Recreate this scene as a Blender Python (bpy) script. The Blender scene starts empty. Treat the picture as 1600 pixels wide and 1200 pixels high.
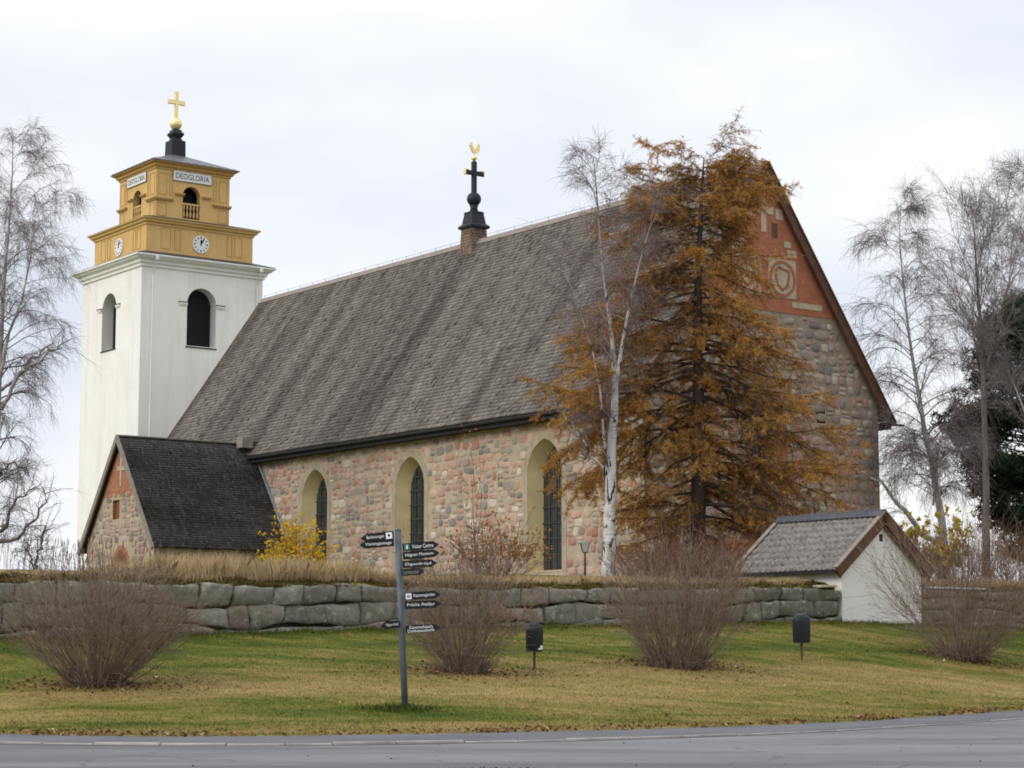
import bpy, math, random
import numpy as np
from mathutils import Vector, Matrix
from mathutils.geometry import tessellate_polygon

random.seed(7); rng = np.random.default_rng(11)
scene = bpy.context.scene
COL = scene.collection

# ------------------------------------------------------------------ camera, sky, sun, exposure
PITCH = math.atan((1011 - 600) / 3204.0)
cam_d = bpy.data.cameras.new('camera'); cam = bpy.data.objects.new('camera', cam_d); COL.objects.link(cam)
cam.location = (0, 0, 1.6); cam.rotation_euler = (math.pi / 2 + PITCH, 0, 0)
cam_d.sensor_width = 36.0; cam_d.lens = 36.0 * 3204 / 1600; cam_d.clip_start = 0.2; cam_d.clip_end = 9000
scene.camera = cam

SUN_DIR = Vector((-0.78, -0.52, 0.0)).normalized(); SUN_EL = math.radians(26)
world = bpy.data.worlds.new('World'); scene.world = world; world.use_nodes = True
nt = world.node_tree; nt.nodes.clear()
def wn(t, **kw):
    n = nt.nodes.new(t)
    for k, v in kw.items(): setattr(n, k, v)
    return n
w_out = wn('ShaderNodeOutputWorld'); w_bg = wn('ShaderNodeBackground'); w_bg.inputs['Strength'].default_value = 0.1
sky = wn('ShaderNodeTexSky', sky_type='NISHITA', sun_disc=False)
sky.sun_elevation = SUN_EL; sky.sun_rotation = math.atan2(SUN_DIR.x, SUN_DIR.y); sky.altitude = 50
w_tc = wn('ShaderNodeTexCoord'); w_map = wn('ShaderNodeMapping'); w_map.inputs['Scale'].default_value = (1.0, 1.0, 2.6)
w_map.inputs['Location'].default_value = (3.1, 0.4, 0.2)
w_no = wn('ShaderNodeTexNoise'); w_no.inputs['Scale'].default_value = 2.1; w_no.inputs['Detail'].default_value = 5; w_no.inputs['Roughness'].default_value = 0.5
w_ra = wn('ShaderNodeValToRGB')
w_ra.color_ramp.elements[0].position = 0.38; w_ra.color_ramp.elements[0].color = (6.95, 7.5, 8.5, 1)
w_ra.color_ramp.elements[1].position = 0.60; w_ra.color_ramp.elements[1].color = (10.0, 10.0, 10.05, 1)
w_sep = wn('ShaderNodeSeparateXYZ')
w_el = wn('ShaderNodeMapRange'); w_el.inputs['From Min'].default_value = 0.3; w_el.inputs['From Max'].default_value = 1.0
w_el.inputs['To Min'].default_value = 1.0; w_el.inputs['To Max'].default_value = 1.62
w_mul = wn('ShaderNodeMix', data_type='RGBA', blend_type='MULTIPLY'); w_mul.inputs[0].default_value = 1.0
w_mix = wn('ShaderNodeMix', data_type='RGBA'); w_mix.inputs[0].default_value = 0.94
L = nt.links.new
L(w_tc.outputs['Generated'], w_map.inputs['Vector']); L(w_map.outputs[0], w_no.inputs['Vector']); L(w_no.outputs['Fac'], w_ra.inputs['Fac'])
L(w_tc.outputs['Generated'], w_sep.inputs[0]); L(w_sep.outputs['Z'], w_el.inputs['Value'])
L(w_ra.outputs['Color'], w_mul.inputs[6]); L(w_el.outputs[0], w_mul.inputs[7])
L(sky.outputs[0], w_mix.inputs[6]); L(w_mul.outputs[2], w_mix.inputs[7])
L(w_mix.outputs[2], w_bg.inputs['Color']); L(w_bg.outputs[0], w_out.inputs['Surface'])

sun_d = bpy.data.lights.new('sun', 'SUN'); sun_d.energy = 1.35; sun_d.angle = math.radians(22); sun_d.color = (1.0, 0.95, 0.88)
sun = bpy.data.objects.new('sun', sun_d); COL.objects.link(sun)
sv = Vector((SUN_DIR.x * math.cos(SUN_EL), SUN_DIR.y * math.cos(SUN_EL), math.sin(SUN_EL)))
sun.rotation_euler = sv.to_track_quat('Z', 'Y').to_euler()
sun.location = (-30, -20, 40)
scene.view_settings.view_transform = 'Standard'; scene.view_settings.look = 'None'
scene.view_settings.exposure = 0.15; scene.view_settings.gamma = 1.0
scene.cycles.filter_width = 1.8; scene.cycles.max_bounces = 6; scene.cycles.transparent_max_bounces = 8

# ------------------------------------------------------------------ the survey frame: church axes, ground
ANG = math.radians(53.75)
EX = np.array([math.cos(ANG), -math.sin(ANG), 0.0]); NY = np.array([math.sin(ANG), math.cos(ANG), 0.0])
OX = np.array([12.03, 95.0, 0.0])
ROT = -ANG
def l2w(x, y, z=0.0): return OX + EX * x + NY * y + np.array([0, 0, z])
def ray(px, py):
    v = ((px - 800) / 3204.0, 1.0, -(py - 600) / 3204.0); c, s = math.cos(PITCH), math.sin(PITCH)
    return np.array([v[0], c * v[1] - s * v[2], s * v[1] + c * v[2]])
def at(px, py, d):
    r = ray(px, py); return r * d / r[1] + np.array([0, 0, 1.6])

def curve(pts, k=9):
    xs = np.linspace(-150, 200, 1751); px, py = zip(*pts); ys = np.interp(xs, px, py)
    for _ in range(3): ys = np.convolve(np.pad(ys, k, mode='edge'), np.ones(2 * k + 1) / (2 * k + 1), 'valid')
    return xs, ys
EDGE = curve([(-150, 120), (-40, 55), (-20, 42), (-9.3, 37.1), (-6.6, 35.7), (-4.4, 35.8), (-1.85, 37.1), (2.4, 38.9), (6.5, 42.2), (9.3, 46), (13, 52), (18, 58), (40, 76), (200, 190)])
KERB = curve([(-150, 116), (-40, 52), (-20, 39), (-8.6, 34.5), (-6.3, 33.6), (-4.2, 33.5), (-1.7, 34.3), (2.2, 35.9), (6.1, 39.2), (11.6, 46.6), (17, 53.5), (40, 72), (200, 184)])
def edge_y(x): return np.interp(x, *EDGE)
def kerb_y(x): return np.interp(x, *KERB)
WX = 20.4                                    # the churchyard wall's face, in church axes
def wall_top(t): return np.interp(t, [-60, -45.7, -32, -25, -16.3, 10], [3.15, 3.24, 3.31, 3.39, 3.56, 3.6])
def wall_base(t): return np.interp(t, [-60, -45.7, -36, -32, -16.3, -7, 20], [1.7, 1.81, 2.06, 2.17, 2.43, 2.3, 2.2])
def smooth_noise(x, y, k):
    return (np.sin(x * 1.3 * k + 1.7) * np.cos(y * 1.1 * k + .4) + .6 * np.sin(x * 2.9 * k + y * 2.1 * k + 2.) + .35 * np.cos(x * 5.7 * k - y * 4.9 * k)) / 1.95
def ground(x, y):
    x = np.asarray(x, float); y = np.asarray(y, float)
    dx, dy = x - OX[0], y - OX[1]
    s = dx * EX[0] + dy * EX[1] - WX; t = dx * NY[0] + dy * NY[1]
    zb, zt = wall_base(t), wall_top(t)
    ey = edge_y(x); yw = 78.55 + .733 * (x - 24.09)
    q = (y - ey) / np.maximum(yw - ey, 2.0)
    front = zb * np.interp(q, [0, .2, .45, .6, .8, 1], [.035, .1, .33, .48, .72, 1.0]) + .03 * smooth_noise(x, y, .8) * np.clip(q * 4, 0, 1)
    front = np.where(q < 0, -.06, front)
    b = -s
    back = zt + np.interp(b, [.2, .35, .8, 1.6, 3, 6], [-.1, .06, .2, .3, .22, .2]) + .05 * smooth_noise(x, y, 1.7)
    far = np.interp(b, [6, 20, 90, 400, 3000], [0, .85, 1.1, 0.5, -6])
    back = back + far
    k = np.clip((b - .16) / .12, 0, 1)
    return front * (1 - k) + back * k
def hit(px, py):
    r = ray(px, py); lo = 20.0
    for d in np.arange(22, 200, .05):
        p = r * d / r[1]
        if p[2] + 1.6 <= float(ground(p[0], p[1])): return np.array([p[0], p[1], float(ground(p[0], p[1]))])
    return None

# ------------------------------------------------------------------ helpers
def tag(o, label=None, cat=None, group=None, kind=None):
    if label: o['label'] = label
    if cat: o['category'] = cat
    if group: o['group'] = group
    if kind: o['kind'] = kind
    return o
def empty(name, loc, rz=0.0):
    o = bpy.data.objects.new(name, None); COL.objects.link(o); o.location = loc; o.rotation_euler = (0, 0, rz); o.empty_display_size = .3
    return o
def link_mesh(name, me, mat, parent=None, loc=None):
    o = bpy.data.objects.new(name, me); COL.objects.link(o)
    if mat is not None:
        for m in (mat if isinstance(mat, (list, tuple)) else [mat]): me.materials.append(m)
    if parent is not None: o.parent = parent
    if loc is not None: o.location = loc
    return o
def np_mesh(name, V, F, mat, parent=None, smooth=False, loc=None):
    V = np.asarray(V, np.float32); F = np.asarray(F, np.int32); k = F.shape[1]
    me = bpy.data.meshes.new(name)
    me.vertices.add(len(V)); me.vertices.foreach_set('co', V.ravel())
    me.loops.add(F.size); me.loops.foreach_set('vertex_index', F.ravel())
    me.polygons.add(len(F)); me.polygons.foreach_set('loop_start', np.arange(0, F.size, k, dtype=np.int32))
    me.update(calc_edges=True); me.validate()
    if smooth: me.polygons.foreach_set('use_smooth', np.ones(len(F), bool))
    return link_mesh(name, me, mat, parent, loc)

class MB:
    dz = 0.0
    def __init__(s): s.v = []; s.f = []; s.m = []
    def add(s, vs, fs, m=0):
        b = len(s.v); s.v += [tuple(map(float, v)) for v in vs]; s.f += [tuple(b + i for i in f) for f in fs]; s.m += [m] * len(fs); return s
    def box(s, x0, x1, y0, y1, z0, z1, m=0):
        return s.add([(x0, y0, z0), (x1, y0, z0), (x1, y1, z0), (x0, y1, z0), (x0, y0, z1), (x1, y0, z1), (x1, y1, z1), (x0, y1, z1)],
                     [(0, 3, 2, 1), (4, 5, 6, 7), (0, 1, 5, 4), (1, 2, 6, 5), (2, 3, 7, 6), (3, 0, 4, 7)], m)
    def obox(s, c, ax, ay, az, m=0):           # oriented box: centre, three half vectors
        c, ax, ay, az = map(np.array, (c, ax, ay, az)); vs = []
        for k in (-1, 1):
            for i, j in ((-1, -1), (1, -1), (1, 1), (-1, 1)): vs.append(c + ax * i + ay * j + az * k)
        return s.add(vs, [(0, 3, 2, 1), (4, 5, 6, 7), (0, 1, 5, 4), (1, 2, 6, 5), (2, 3, 7, 6), (3, 0, 4, 7)], m)
    def prism(s, pts, fn, a, b, m=0):          # outline (u,v) pushed from depth a to depth b; fn(u,v,w) -> xyz
        n = len(pts); vs = [fn(u, v, a) for u, v in pts] + [fn(u, v, b) for u, v in pts]
        tri = tessellate_polygon([[Vector((u, v, 0)) for u, v in pts]])
        fs = [tuple(t) for t in tri] + [tuple(n + i for i in reversed(t)) for t in tri] + [(i, (i + 1) % n, n + (i + 1) % n, n + i) for i in range(n)]
        return s.add(vs, fs, m)
    def panel(s, outer, holes, fn, m=0):
        polys = [[Vector((u, v, 0)) for u, v in p] for p in [outer] + holes]
        flat = [p for q in [outer] + holes for p in q]
        return s.add([fn(u, v) for u, v in flat], [tuple(t) for t in tessellate_polygon(polys)], m)
    def strip(s, A, B, closed=False, m=0):
        n = len(A); k = n if closed else n - 1
        return s.add(list(A) + list(B), [(i, (i + 1) % n, n + (i + 1) % n, n + i) for i in range(k)], m)
    def sq(s, prof, cx=0, cy=0, m=0):          # stacked square sections (half, z)
        vs = []; fs = []
        for h, z in prof: vs += [(cx - h, cy - h, z), (cx + h, cy - h, z), (cx + h, cy + h, z), (cx - h, cy + h, z)]
        for i in range(len(prof) - 1):
            for j in range(4): a, b = i * 4 + j, i * 4 + (j + 1) % 4; fs.append((a, b, b + 4, a + 4))
        k = (len(prof) - 1) * 4; fs += [(3, 2, 1, 0), (k, k + 1, k + 2, k + 3)]
        return s.add(vs, fs, m)
    def lathe(s, prof, cx=0, cy=0, n=16, m=0):
        vs = []; fs = []
        for r, z in prof: vs += [(cx + r * math.cos(2 * math.pi * j / n), cy + r * math.sin(2 * math.pi * j / n), z) for j in range(n)]
        for i in range(len(prof) - 1):
            for j in range(n): a, b = i * n + j, i * n + (j + 1) % n; fs.append((a, b, b + n, a + n))
        k = (len(prof) - 1) * n; fs += [tuple(range(n - 1, -1, -1)), tuple(range(k, k + n))]
        return s.add(vs, fs, m)
    def tube(s, pts, rad, n=6, m=0):
        pts = [np.array(p, float) for p in pts]; rad = rad if hasattr(rad, '__len__') else [rad] * len(pts); vs = []; fs = []
        for i, p in enumerate(pts):
            d = pts[min(i + 1, len(pts) - 1)] - pts[max(i - 1, 0)]; d /= (np.linalg.norm(d) + 1e-9)
            a = np.cross(d, (0, 0, 1.) if abs(d[2]) < .9 else (1., 0, 0)); a /= np.linalg.norm(a); b = np.cross(d, a)
            vs += [p + rad[i] * (a * math.cos(2 * math.pi * j / n) + b * math.sin(2 * math.pi * j / n)) for j in range(n)]
        for i in range(len(pts) - 1):
            for j in range(n): q, w = i * n + j, i * n + (j + 1) % n; fs.append((q, w, w + n, q + n))
        k = (len(pts) - 1) * n; fs += [tuple(range(n - 1, -1, -1)), tuple(range(k, k + n))]
        return s.add(vs, fs, m)
    def build(s, name, mat, parent=None, smooth=False, loc=None, bevel=0):
        me = bpy.data.meshes.new(name); dz = MB.dz
        me.from_pydata([(x, y, z + dz) for x, y, z in s.v], [], s.f); me.update()
        if any(s.m): me.polygons.foreach_set('material_index', np.array(s.m, np.int32))
        if smooth: me.polygons.foreach_set('use_smooth', np.ones(len(s.f), bool))
        o = link_mesh(name, me, mat, parent, loc)
        if bevel:
            b = o.modifiers.new('edge', 'BEVEL'); b.width = bevel; b.segments = 2; b.limit_method = 'ANGLE'
        return o

def text_obj(name, body, width, height, origin, right, up, mat, parent, depth=.004, centre=True):
    cu = bpy.data.curves.new(name, 'FONT'); cu.body = body; cu.size = 1.0; cu.resolution_u = 3
    tmp = bpy.data.objects.new(name, cu); COL.objects.link(tmp)
    dg = bpy.context.evaluated_depsgraph_get(); me = bpy.data.meshes.new_from_object(tmp.evaluated_get(dg))
    bpy.data.objects.remove(tmp); n = len(me.vertices); co = np.zeros(n * 3, np.float32); me.vertices.foreach_get('co', co); co = co.reshape(-1, 3)
    mn, mx = co.min(0), co.max(0); u = (co[:, 0] - mn[0]) / (mx[0] - mn[0]) * width; v = (co[:, 1] - mn[1]) / (mx[1] - mn[1]) * height
    if centre: u -= width / 2; v -= height / 2
    right, up = np.array(right, float), np.array(up, float); nrm = np.cross(right, up)
    P = np.array(origin) + u[:, None] * right + v[:, None] * up + nrm * depth; P[:, 2] += MB.dz
    me.vertices.foreach_set('co', P.astype(np.float32).ravel()); me.materials.clear(); me.name = name; me.update()
    return link_mesh(name, me, mat, parent)

# ------------------------------------------------------------------ materials
class NT:
    def __init__(s, name, rough=.9, spec=.25):
        s.mat = bpy.data.materials.new(name); s.mat.use_nodes = True; s.t = s.mat.node_tree; s.b = s.t.nodes['Principled BSDF']
        s.b.inputs['Roughness'].default_value = rough; s.b.inputs['Specular IOR Level'].default_value = spec; s._tc = None
    def n(s, t, **kw):
        x = s.t.nodes.new(t)
        for k, v in kw.items(): setattr(x, k, v)
        return x
    def l(s, a, b): s.t.links.new(a, b)
    def obj(s):
        if s._tc is None: s._tc = s.n('ShaderNodeTexCoord')
        return s._tc.outputs['Object']
    def map(s, sc=(1, 1, 1), rot=(0, 0, 0), loc=(0, 0, 0), src=None):
        m = s.n('ShaderNodeMapping'); m.inputs['Scale'].default_value = sc; m.inputs['Rotation'].default_value = rot; m.inputs['Location'].default_value = loc
        s.l(src or s.obj(), m.inputs['Vector']); return m.outputs[0]
    def noise(s, scale, detail=4, rough=.55, vec=None, dist=0):
        x = s.n('ShaderNodeTexNoise'); x.inputs['Scale'].default_value = scale; x.inputs['Detail'].default_value = detail; x.inputs['Roughness'].default_value = rough; x.inputs['Distortion'].default_value = dist
        s.l(vec or s.obj(), x.inputs['Vector']); return x.outputs['Fac']
    def ramp(s, fac, stops, interp='LINEAR'):
        r = s.n('ShaderNodeValToRGB'); r.color_ramp.interpolation = interp; e = r.color_ramp.elements
        while len(e) < len(stops): e.new(.5)
        for i, (p, c) in enumerate(stops):
            e[i].position = p; e[i].color = (*(c if hasattr(c, '__len__') else (c, c, c)), 1)
        s.l(fac, r.inputs['Fac']); return r.outputs['Color']
    def mix(s, fac, a, b, mode='MIX'):
        m = s.n('ShaderNodeMix', data_type='RGBA', blend_type=mode)
        for sock, v in ((m.inputs[0], fac), (m.inputs[6], a), (m.inputs[7], b)):
            if hasattr(v, 'links') or hasattr(v, 'is_linked'): s.l(v, sock)
            else: sock.default_value = v if not hasattr(v, '__len__') else (*v, 1)
        return m.outputs[2]
    def math(s, op, a, b=0.0):
        m = s.n('ShaderNodeMath', operation=op)
        for sock, v in ((m.inputs[0], a), (m.inputs[1], b)):
            if hasattr(v, 'is_linked'): s.l(v, sock)
            else: sock.default_value = v
        return m.outputs[0]
    def island(s): return s.n('ShaderNodeNewGeometry').outputs['Random Per Island']
    def color(s, c):
        if hasattr(c, 'is_linked'): s.l(c, s.b.inputs['Base Color'])
        else: s.b.inputs['Base Color'].default_value = (*c, 1)
    def bump(s, h, strength=.5, dist=.02):
        b = s.n('ShaderNodeBump'); b.inputs['Strength'].default_value = strength; b.inputs['Distance'].default_value = dist
        s.l(h, b.inputs['Height']); s.l(b.outputs[0], s.b.inputs['Normal'])

def flat(name, c, rough=.8, var=.12, scale=3., metal=0, bump=0):
    m = NT(name, rough); f = m.noise(scale, 5, .6)
    m.color(m.ramp(f, [(.3, tuple(x * (1 - var) for x in c)), (.7, tuple(min(1, x * (1 + var)) for x in c))])); m.b.inputs['Metallic'].default_value = metal
    if bump: m.bump(m.noise(scale * 6, 4), bump, .01)
    return m.mat

def brick(name, c1, c2, mort, sc=1.0):
    m = NT(name, .9); src = m.obj(); sp = m.n('ShaderNodeSeparateXYZ'); m.l(src, sp.inputs[0]); cb = m.n('ShaderNodeCombineXYZ')
    m.l(m.math('ADD', sp.outputs[0], sp.outputs[1]), cb.inputs[0]); m.l(sp.outputs[2], cb.inputs[1])
    b = m.n('ShaderNodeTexBrick'); m.l(cb.outputs[0], b.inputs['Vector']); b.inputs['Scale'].default_value = sc
    b.inputs['Brick Width'].default_value = .3; b.inputs['Row Height'].default_value = .1; b.inputs['Mortar Size'].default_value = .013; b.inputs['Mortar Smooth'].default_value = .4
    b.inputs['Color1'].default_value = (*c1, 1); b.inputs['Color2'].default_value = (*c2, 1); b.inputs['Mortar'].default_value = (*mort, 1)
    c = m.mix(.6, b.outputs['Color'], m.ramp(m.noise(2.5, 6, .7), [(.3, .68), (.7, 1.25)]), 'MULTIPLY'); m.color(c); m.bump(b.outputs['Fac'], -.3, .01); return m.mat

def shingle(name, base, streak_scale, dark, light, spots=False):
    m = NT(name, .88); isl = m.island()
    c = m.ramp(isl, [(0, tuple(x * .66 for x in base)), (.35, tuple(x * .92 for x in base)), (.8, tuple(x * 1.1 for x in base)), (1, tuple(min(1, x * 1.45) for x in base))])
    st = m.noise(1.0, 5, .6, m.map(streak_scale)); c = m.mix(.85, c, m.ramp(st, [(.36, dark), (.52, .95), (.68, light)]), 'MULTIPLY')
    gr = m.noise(14, 4, .6, m.map((2.2, .25, .25))); c = m.mix(.2, c, m.ramp(gr, [(.3, .6), (.7, 1.25)]), 'MULTIPLY')
    return m, c

M = {}
def mortar(name, c):
    m = NT(name, .95, .1); k = m.ramp(m.noise(1.1, 6, .7), [(.3, tuple(x * .72 for x in c)), (.7, tuple(x * 1.18 for x in c))]); m.color(m.mix(.5, k, m.ramp(m.noise(7, 4, .7), [(.3, .7), (.7, 1.2)]), 'MULTIPLY')); m.bump(m.noise(9, 6, .7), .6, .03); return m.mat
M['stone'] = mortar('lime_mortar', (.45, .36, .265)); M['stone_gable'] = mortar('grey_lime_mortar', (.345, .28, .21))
def fieldstone(name, pal):
    m = NT(name, .9, .2); n = len(pal); c = m.ramp(m.island(), [(i / n, p) for i, p in enumerate(pal)], 'CONSTANT')
    c = m.mix(.6, c, m.ramp(m.noise(1.7, 4, .6), [(.3, .72), (.7, 1.22)]), 'MULTIPLY'); c = m.mix(.5, c, m.ramp(m.noise(11, 6, .75), [(.3, .62), (.7, 1.3)]), 'MULTIPLY')
    c = m.mix(m.ramp(m.noise(.55, 5, .7), [(.56, 0), (.74, .45)]), c, (.30, .25, .18)); m.color(c); m.bump(m.noise(8, 7, .7), .5, .03); return m.mat
PA = [(.46, .29, .22), (.40, .24, .18), (.52, .37, .28), (.34, .31, .25), (.48, .32, .25), (.37, .20, .15), (.42, .35, .26), (.54, .45, .36), (.30, .28, .235), (.50, .34, .25), (.44, .27, .21), (.24, .23, .21), (.57, .50, .43), (.46, .36, .28), (.40, .22, .165), (.37, .33, .26), (.52, .38, .31), (.33, .25, .20), (.20, .20, .19), (.48, .30, .23)]
M['fieldstone'] = fieldstone('pink_fieldstones', PA)
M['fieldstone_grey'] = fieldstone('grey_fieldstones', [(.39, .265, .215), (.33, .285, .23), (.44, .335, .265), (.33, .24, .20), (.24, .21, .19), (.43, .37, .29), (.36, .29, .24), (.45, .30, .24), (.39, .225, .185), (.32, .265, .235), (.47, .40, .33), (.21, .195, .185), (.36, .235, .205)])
M['brick'] = brick('red_brick', (.41, .14, .066), (.33, .105, .05), (.36, .19, .12))
M['brick_orange'] = brick('orange_brick', (.42, .15, .07), (.33, .11, .055), (.36, .26, .19))
M['plaster_pale'] = flat('pale_plaster', (.44, .365, .255), .9, .2, 2.5)
M['plaster_ring'] = flat('window_plaster', (.36, .30, .215), .92, .2, 1.8)
M['plaster_yellow'] = flat('yellow_plaster', (.60, .495, .28), .9, .16, .8)
m = NT('white_limewash', .92); c = m.ramp(m.noise(.7, 6, .65), [(.3, (.72, .69, .63)), (.65, (.82, .795, .745))]); c = m.mix(m.ramp(m.noise(.9, 6, .7, m.map((1.3, 1.3, .5))), [(.55, 0), (.75, .4)]), c, (.52, .48, .41)); m.color(c); m.bump(m.noise(3, 6, .6), .35, .04); M['white'] = m.mat
m = NT('tower_limewash', .9)
c = m.ramp(m.noise(.5, 6, .65), [(.3, (.82, .80, .765)), (.7, (.89, .875, .84))])
c = m.mix(.5, c, m.ramp(m.noise(1.0, 5, .6, m.map((1.6, 1.6, .12))), [(.3, (.78, .77, .735)), (.52, (1, 1, 1))]), 'MULTIPLY'); c = m.mix(m.ramp(m.noise(.33, 7, .72), [(.55, 0), (.72, .38)]), c, (.62, .60, .55)); m.color(c); m.bump(m.noise(2.5, 7, .65), .4, .05); M['tower'] = m.mat
M['cornice'] = flat('cornice_plaster', (.78, .77, .74), .8, .06, 1.)
m = NT('ochre_boards', .75)
c = m.ramp(m.noise(.8, 5, .6), [(.3, (.59, .38, .145)), (.7, (.69, .46, .185))]); c = m.mix(.35, c, m.ramp(m.noise(2., 4, .6, m.map((5, 5, .3))), [(.3, .75), (.7, 1.15)]), 'MULTIPLY'); m.color(c); M['ochre'] = m.mat
M['ochre_dark'] = flat('ochre_moulding', (.50, .31, .11), .75, .1, 3)
M['black'] = flat('black_metal', (.018, .02, .024), .5, .2, 3)
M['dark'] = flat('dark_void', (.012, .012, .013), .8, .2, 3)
M['slate'] = flat('dark_sheet_roof', (.035, .036, .042), .55, .3, 1.2)
M['tin'] = flat('grey_tin_roof', (.14, .14, .15), .45, .25, 1.5, .3)
M['louvre'] = flat('louvre_wood', (.022, .024, .028), .7, .25, 5)
M['gold'] = flat('gilding', (.95, .74, .36), .35, .1, 6, .45)
M['brown_wood'] = flat('brown_verge_boards', (.115, .058, .035), .8, .25, 4)
M['grey_wood'] = flat('weathered_boards', (.25, .215, .185), .85, .2, 5)
M['door_wood'] = flat('brown_shutter', (.20, .085, .035), .7, .2, 6)
M['tar'] = flat('tarred_fascia', (.02, .018, .017), .8, .3, 3)
M['lead'] = flat('lead_flashing', (.30, .32, .35), .5, .15, 3, .2)
M['white_paint'] = flat('white_paint', (.78, .77, .75), .6, .04, 3)
M['ink'] = flat('black_paint', (.012, .012, .014), .6, .1, 3)
M['lettering'] = flat('white_lettering', (.80, .81, .82), .6, .03, 3)
M['teal'] = flat('teal_paint', (.015, .17, .145), .5, .08, 6)
M['pole'] = flat('grey_blue_pole', (.095, .112, .135), .5, .25, 5)
m = NT('leaded_glass', .18, .5); c = m.ramp(m.noise(2.6, 3, .6), [(.3, (.028, .030, .028)), (.7, (.085, .088, .08))]); m.color(c); M['glass'] = m.mat
M['leading'] = flat('window_bars', (.045, .047, .047), .6, .2, 4)
M['bin'] = flat('black_plastic', (.016, .018, .023), .42, .25, 9)
M['bin_rim'] = flat('worn_bin_rim', (.12, .13, .15), .5, .35, 14)

sm, c = shingle('church_shingles', (.192, .170, .153), (.6, .05, .05), .5, 1.2)
# rain streak below the ridge turret: a stain with its own shape on the slope
sp = sm.n('ShaderNodeSeparateXYZ'); sm.l(sm.obj(), sp.inputs[0])
wob = sm.math('MULTIPLY', sm.math('SUBTRACT', sm.noise(.35, 3), .5), 1.6)
off = sm.math('ABSOLUTE', sm.math('ADD', sm.math('ADD', sp.outputs[0], 24.0), wob))
run = sm.ramp(sm.math('MULTIPLY', sp.outputs[2], .05), [(.35, 0), (.55, 1), (.95, .8)])
stn = sm.mix(1.0, sm.ramp(off, [(.25, 1), (.95, 0)]), run, 'MULTIPLY')
c = sm.mix(sm.math('MULTIPLY', stn, .55), c, (.05, .043, .04)); sm.color(c); M['shingle'] = sm.mat
sm, c = shingle('tarred_shingles', (.078, .071, .067), (.8, .09, .09), .45, 1.6)
wf = sm.noise(3.2, 3, .7, sm.map((.35, 3.0, .35)), 1.2); c = sm.mix(sm.ramp(wf, [(.56, 0), (.72, .6)]), c, (.26, .24, .225))
sm.color(c); M['shingle_dark'] = sm.mat
sm, c = shingle('turret_shingles', (.19, .135, .10), (2., .5, .5), .55, 1.2); sm.color(c); M['shingle_turret'] = sm.mat
m = NT('grey_pantiles', .8); c = m.ramp(m.noise(7, 4, .7), [(.3, (.11, .10, .092)), (.7, (.33, .30, .275))]); c = m.mix(.5, c, m.ramp(m.noise(.9, 3), [(.3, .7), (.7, 1.2)]), 'MULTIPLY'); m.color(c); M['pantile'] = m.mat
M['ridge_tile'] = flat('slate_ridge_cap', (.075, .08, .09), .6, .25, 4)

m = NT('granite_blocks', .93)
c = m.ramp(m.island(), [(0, (.155, .162, .125)), (.25, (.25, .245, .20)), (.5, (.19, .192, .155)), (.75, (.28, .26, .215)), (.9, (.26, .205, .17)), (1, (.215, .22, .185))])
c = m.mix(.7, c, m.ramp(m.noise(3.2, 8, .75), [(.3, .5), (.7, 1.4)]), 'MULTIPLY')
c = m.mix(m.ramp(m.noise(1.3, 6, .75), [(.50, 0), (.66, .7)]), c, (.105, .115, .055)); c = m.mix(m.ramp(m.noise(4.5, 4, .65), [(.57, 0), (.64, .7)]), c, (.40, .39, .335)); c = m.mix(m.ramp(m.noise(2.1, 5, .7, m.map((1, 1, .5))), [(.6, 0), (.72, .6)]), c, (.075, .07, .06))
m.color(c); m.bump(m.noise(5, 9, .75), 1.0, .07); M['granite'] = m.mat
M['soil'] = flat('dark_soil', (.035, .026, .017), .95, .3, 3)

def turf(name, blades):
    m = NT(name, .95, .1); o = m.obj()
    dt = m.n('ShaderNodeVectorMath', operation='DOT_PRODUCT'); m.l(o, dt.inputs[0]); dt.inputs[1].default_value = tuple(EX)
    band = m.math('SUBTRACT', dt.outputs['Value'], float(OX @ EX) + 20.4); straw = m.ramp(m.math('MULTIPLY', m.math('ADD', band, m.math('MULTIPLY', m.noise(.25, 3), 3.0)), .05), [(.30, .0), (.46, .15), (.62, .15), (.78, .085)])
    wide = m.noise(.16, 4, .55, m.map((.45, 1.25, 1))); mid = m.noise(.75, 5, .65, m.map((.55, 1.4, 1)), .6); fine = m.noise(5.5, 4, .7)
    v = m.math('SUBTRACT', m.math('ADD', m.math('ADD', m.math('MULTIPLY', wide, .5), m.math('MULTIPLY', mid, .5)), straw), .075)
    c = m.ramp(v, [(.36, (.062, .090, .015)), (.45, (.125, .137, .025)), (.54, (.24, .19, .062)), (.64, (.33, .24, .10))])
    c = m.mix(m.ramp(m.noise(1.1, 5, .7), [(.62, 0), (.74, .6)]), c, (.16, .09, .04))
    c = m.mix(.5, c, m.ramp(fine, [(.3, .6), (.7, 1.3)]), 'MULTIPLY')
    if blades: c = m.mix(.8, c, m.ramp(m.island(), [(0, .6), (.5, 1.), (1, 1.5)]), 'MULTIPLY')
    else: m.bump(m.noise(9, 6, .7), .8, .06)
    m.color(c); return m.mat
M['turf'] = turf('lawn_turf', False); M['blades'] = turf('lawn_blades', True)
m = NT('dry_grass', .9, .1); c = m.ramp(m.island(), [(0, (.32, .21, .10)), (.35, (.55, .40, .22)), (.75, (.68, .53, .33)), (1, (.34, .28, .11))])
c = m.mix(.6, c, m.ramp(m.noise(.5, 4), [(.35, .55), (.65, 1.2)]), 'MULTIPLY'); m.color(c); M['dry'] = m.mat
m = NT('mossy_fringe', .95, .1); c = m.ramp(m.island(), [(0, (.06, .05, .015)), (.4, (.13, .12, .025)), (.7, (.20, .13, .04)), (1, (.10, .05, .02))]); m.color(c); M['moss'] = m.mat
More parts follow.
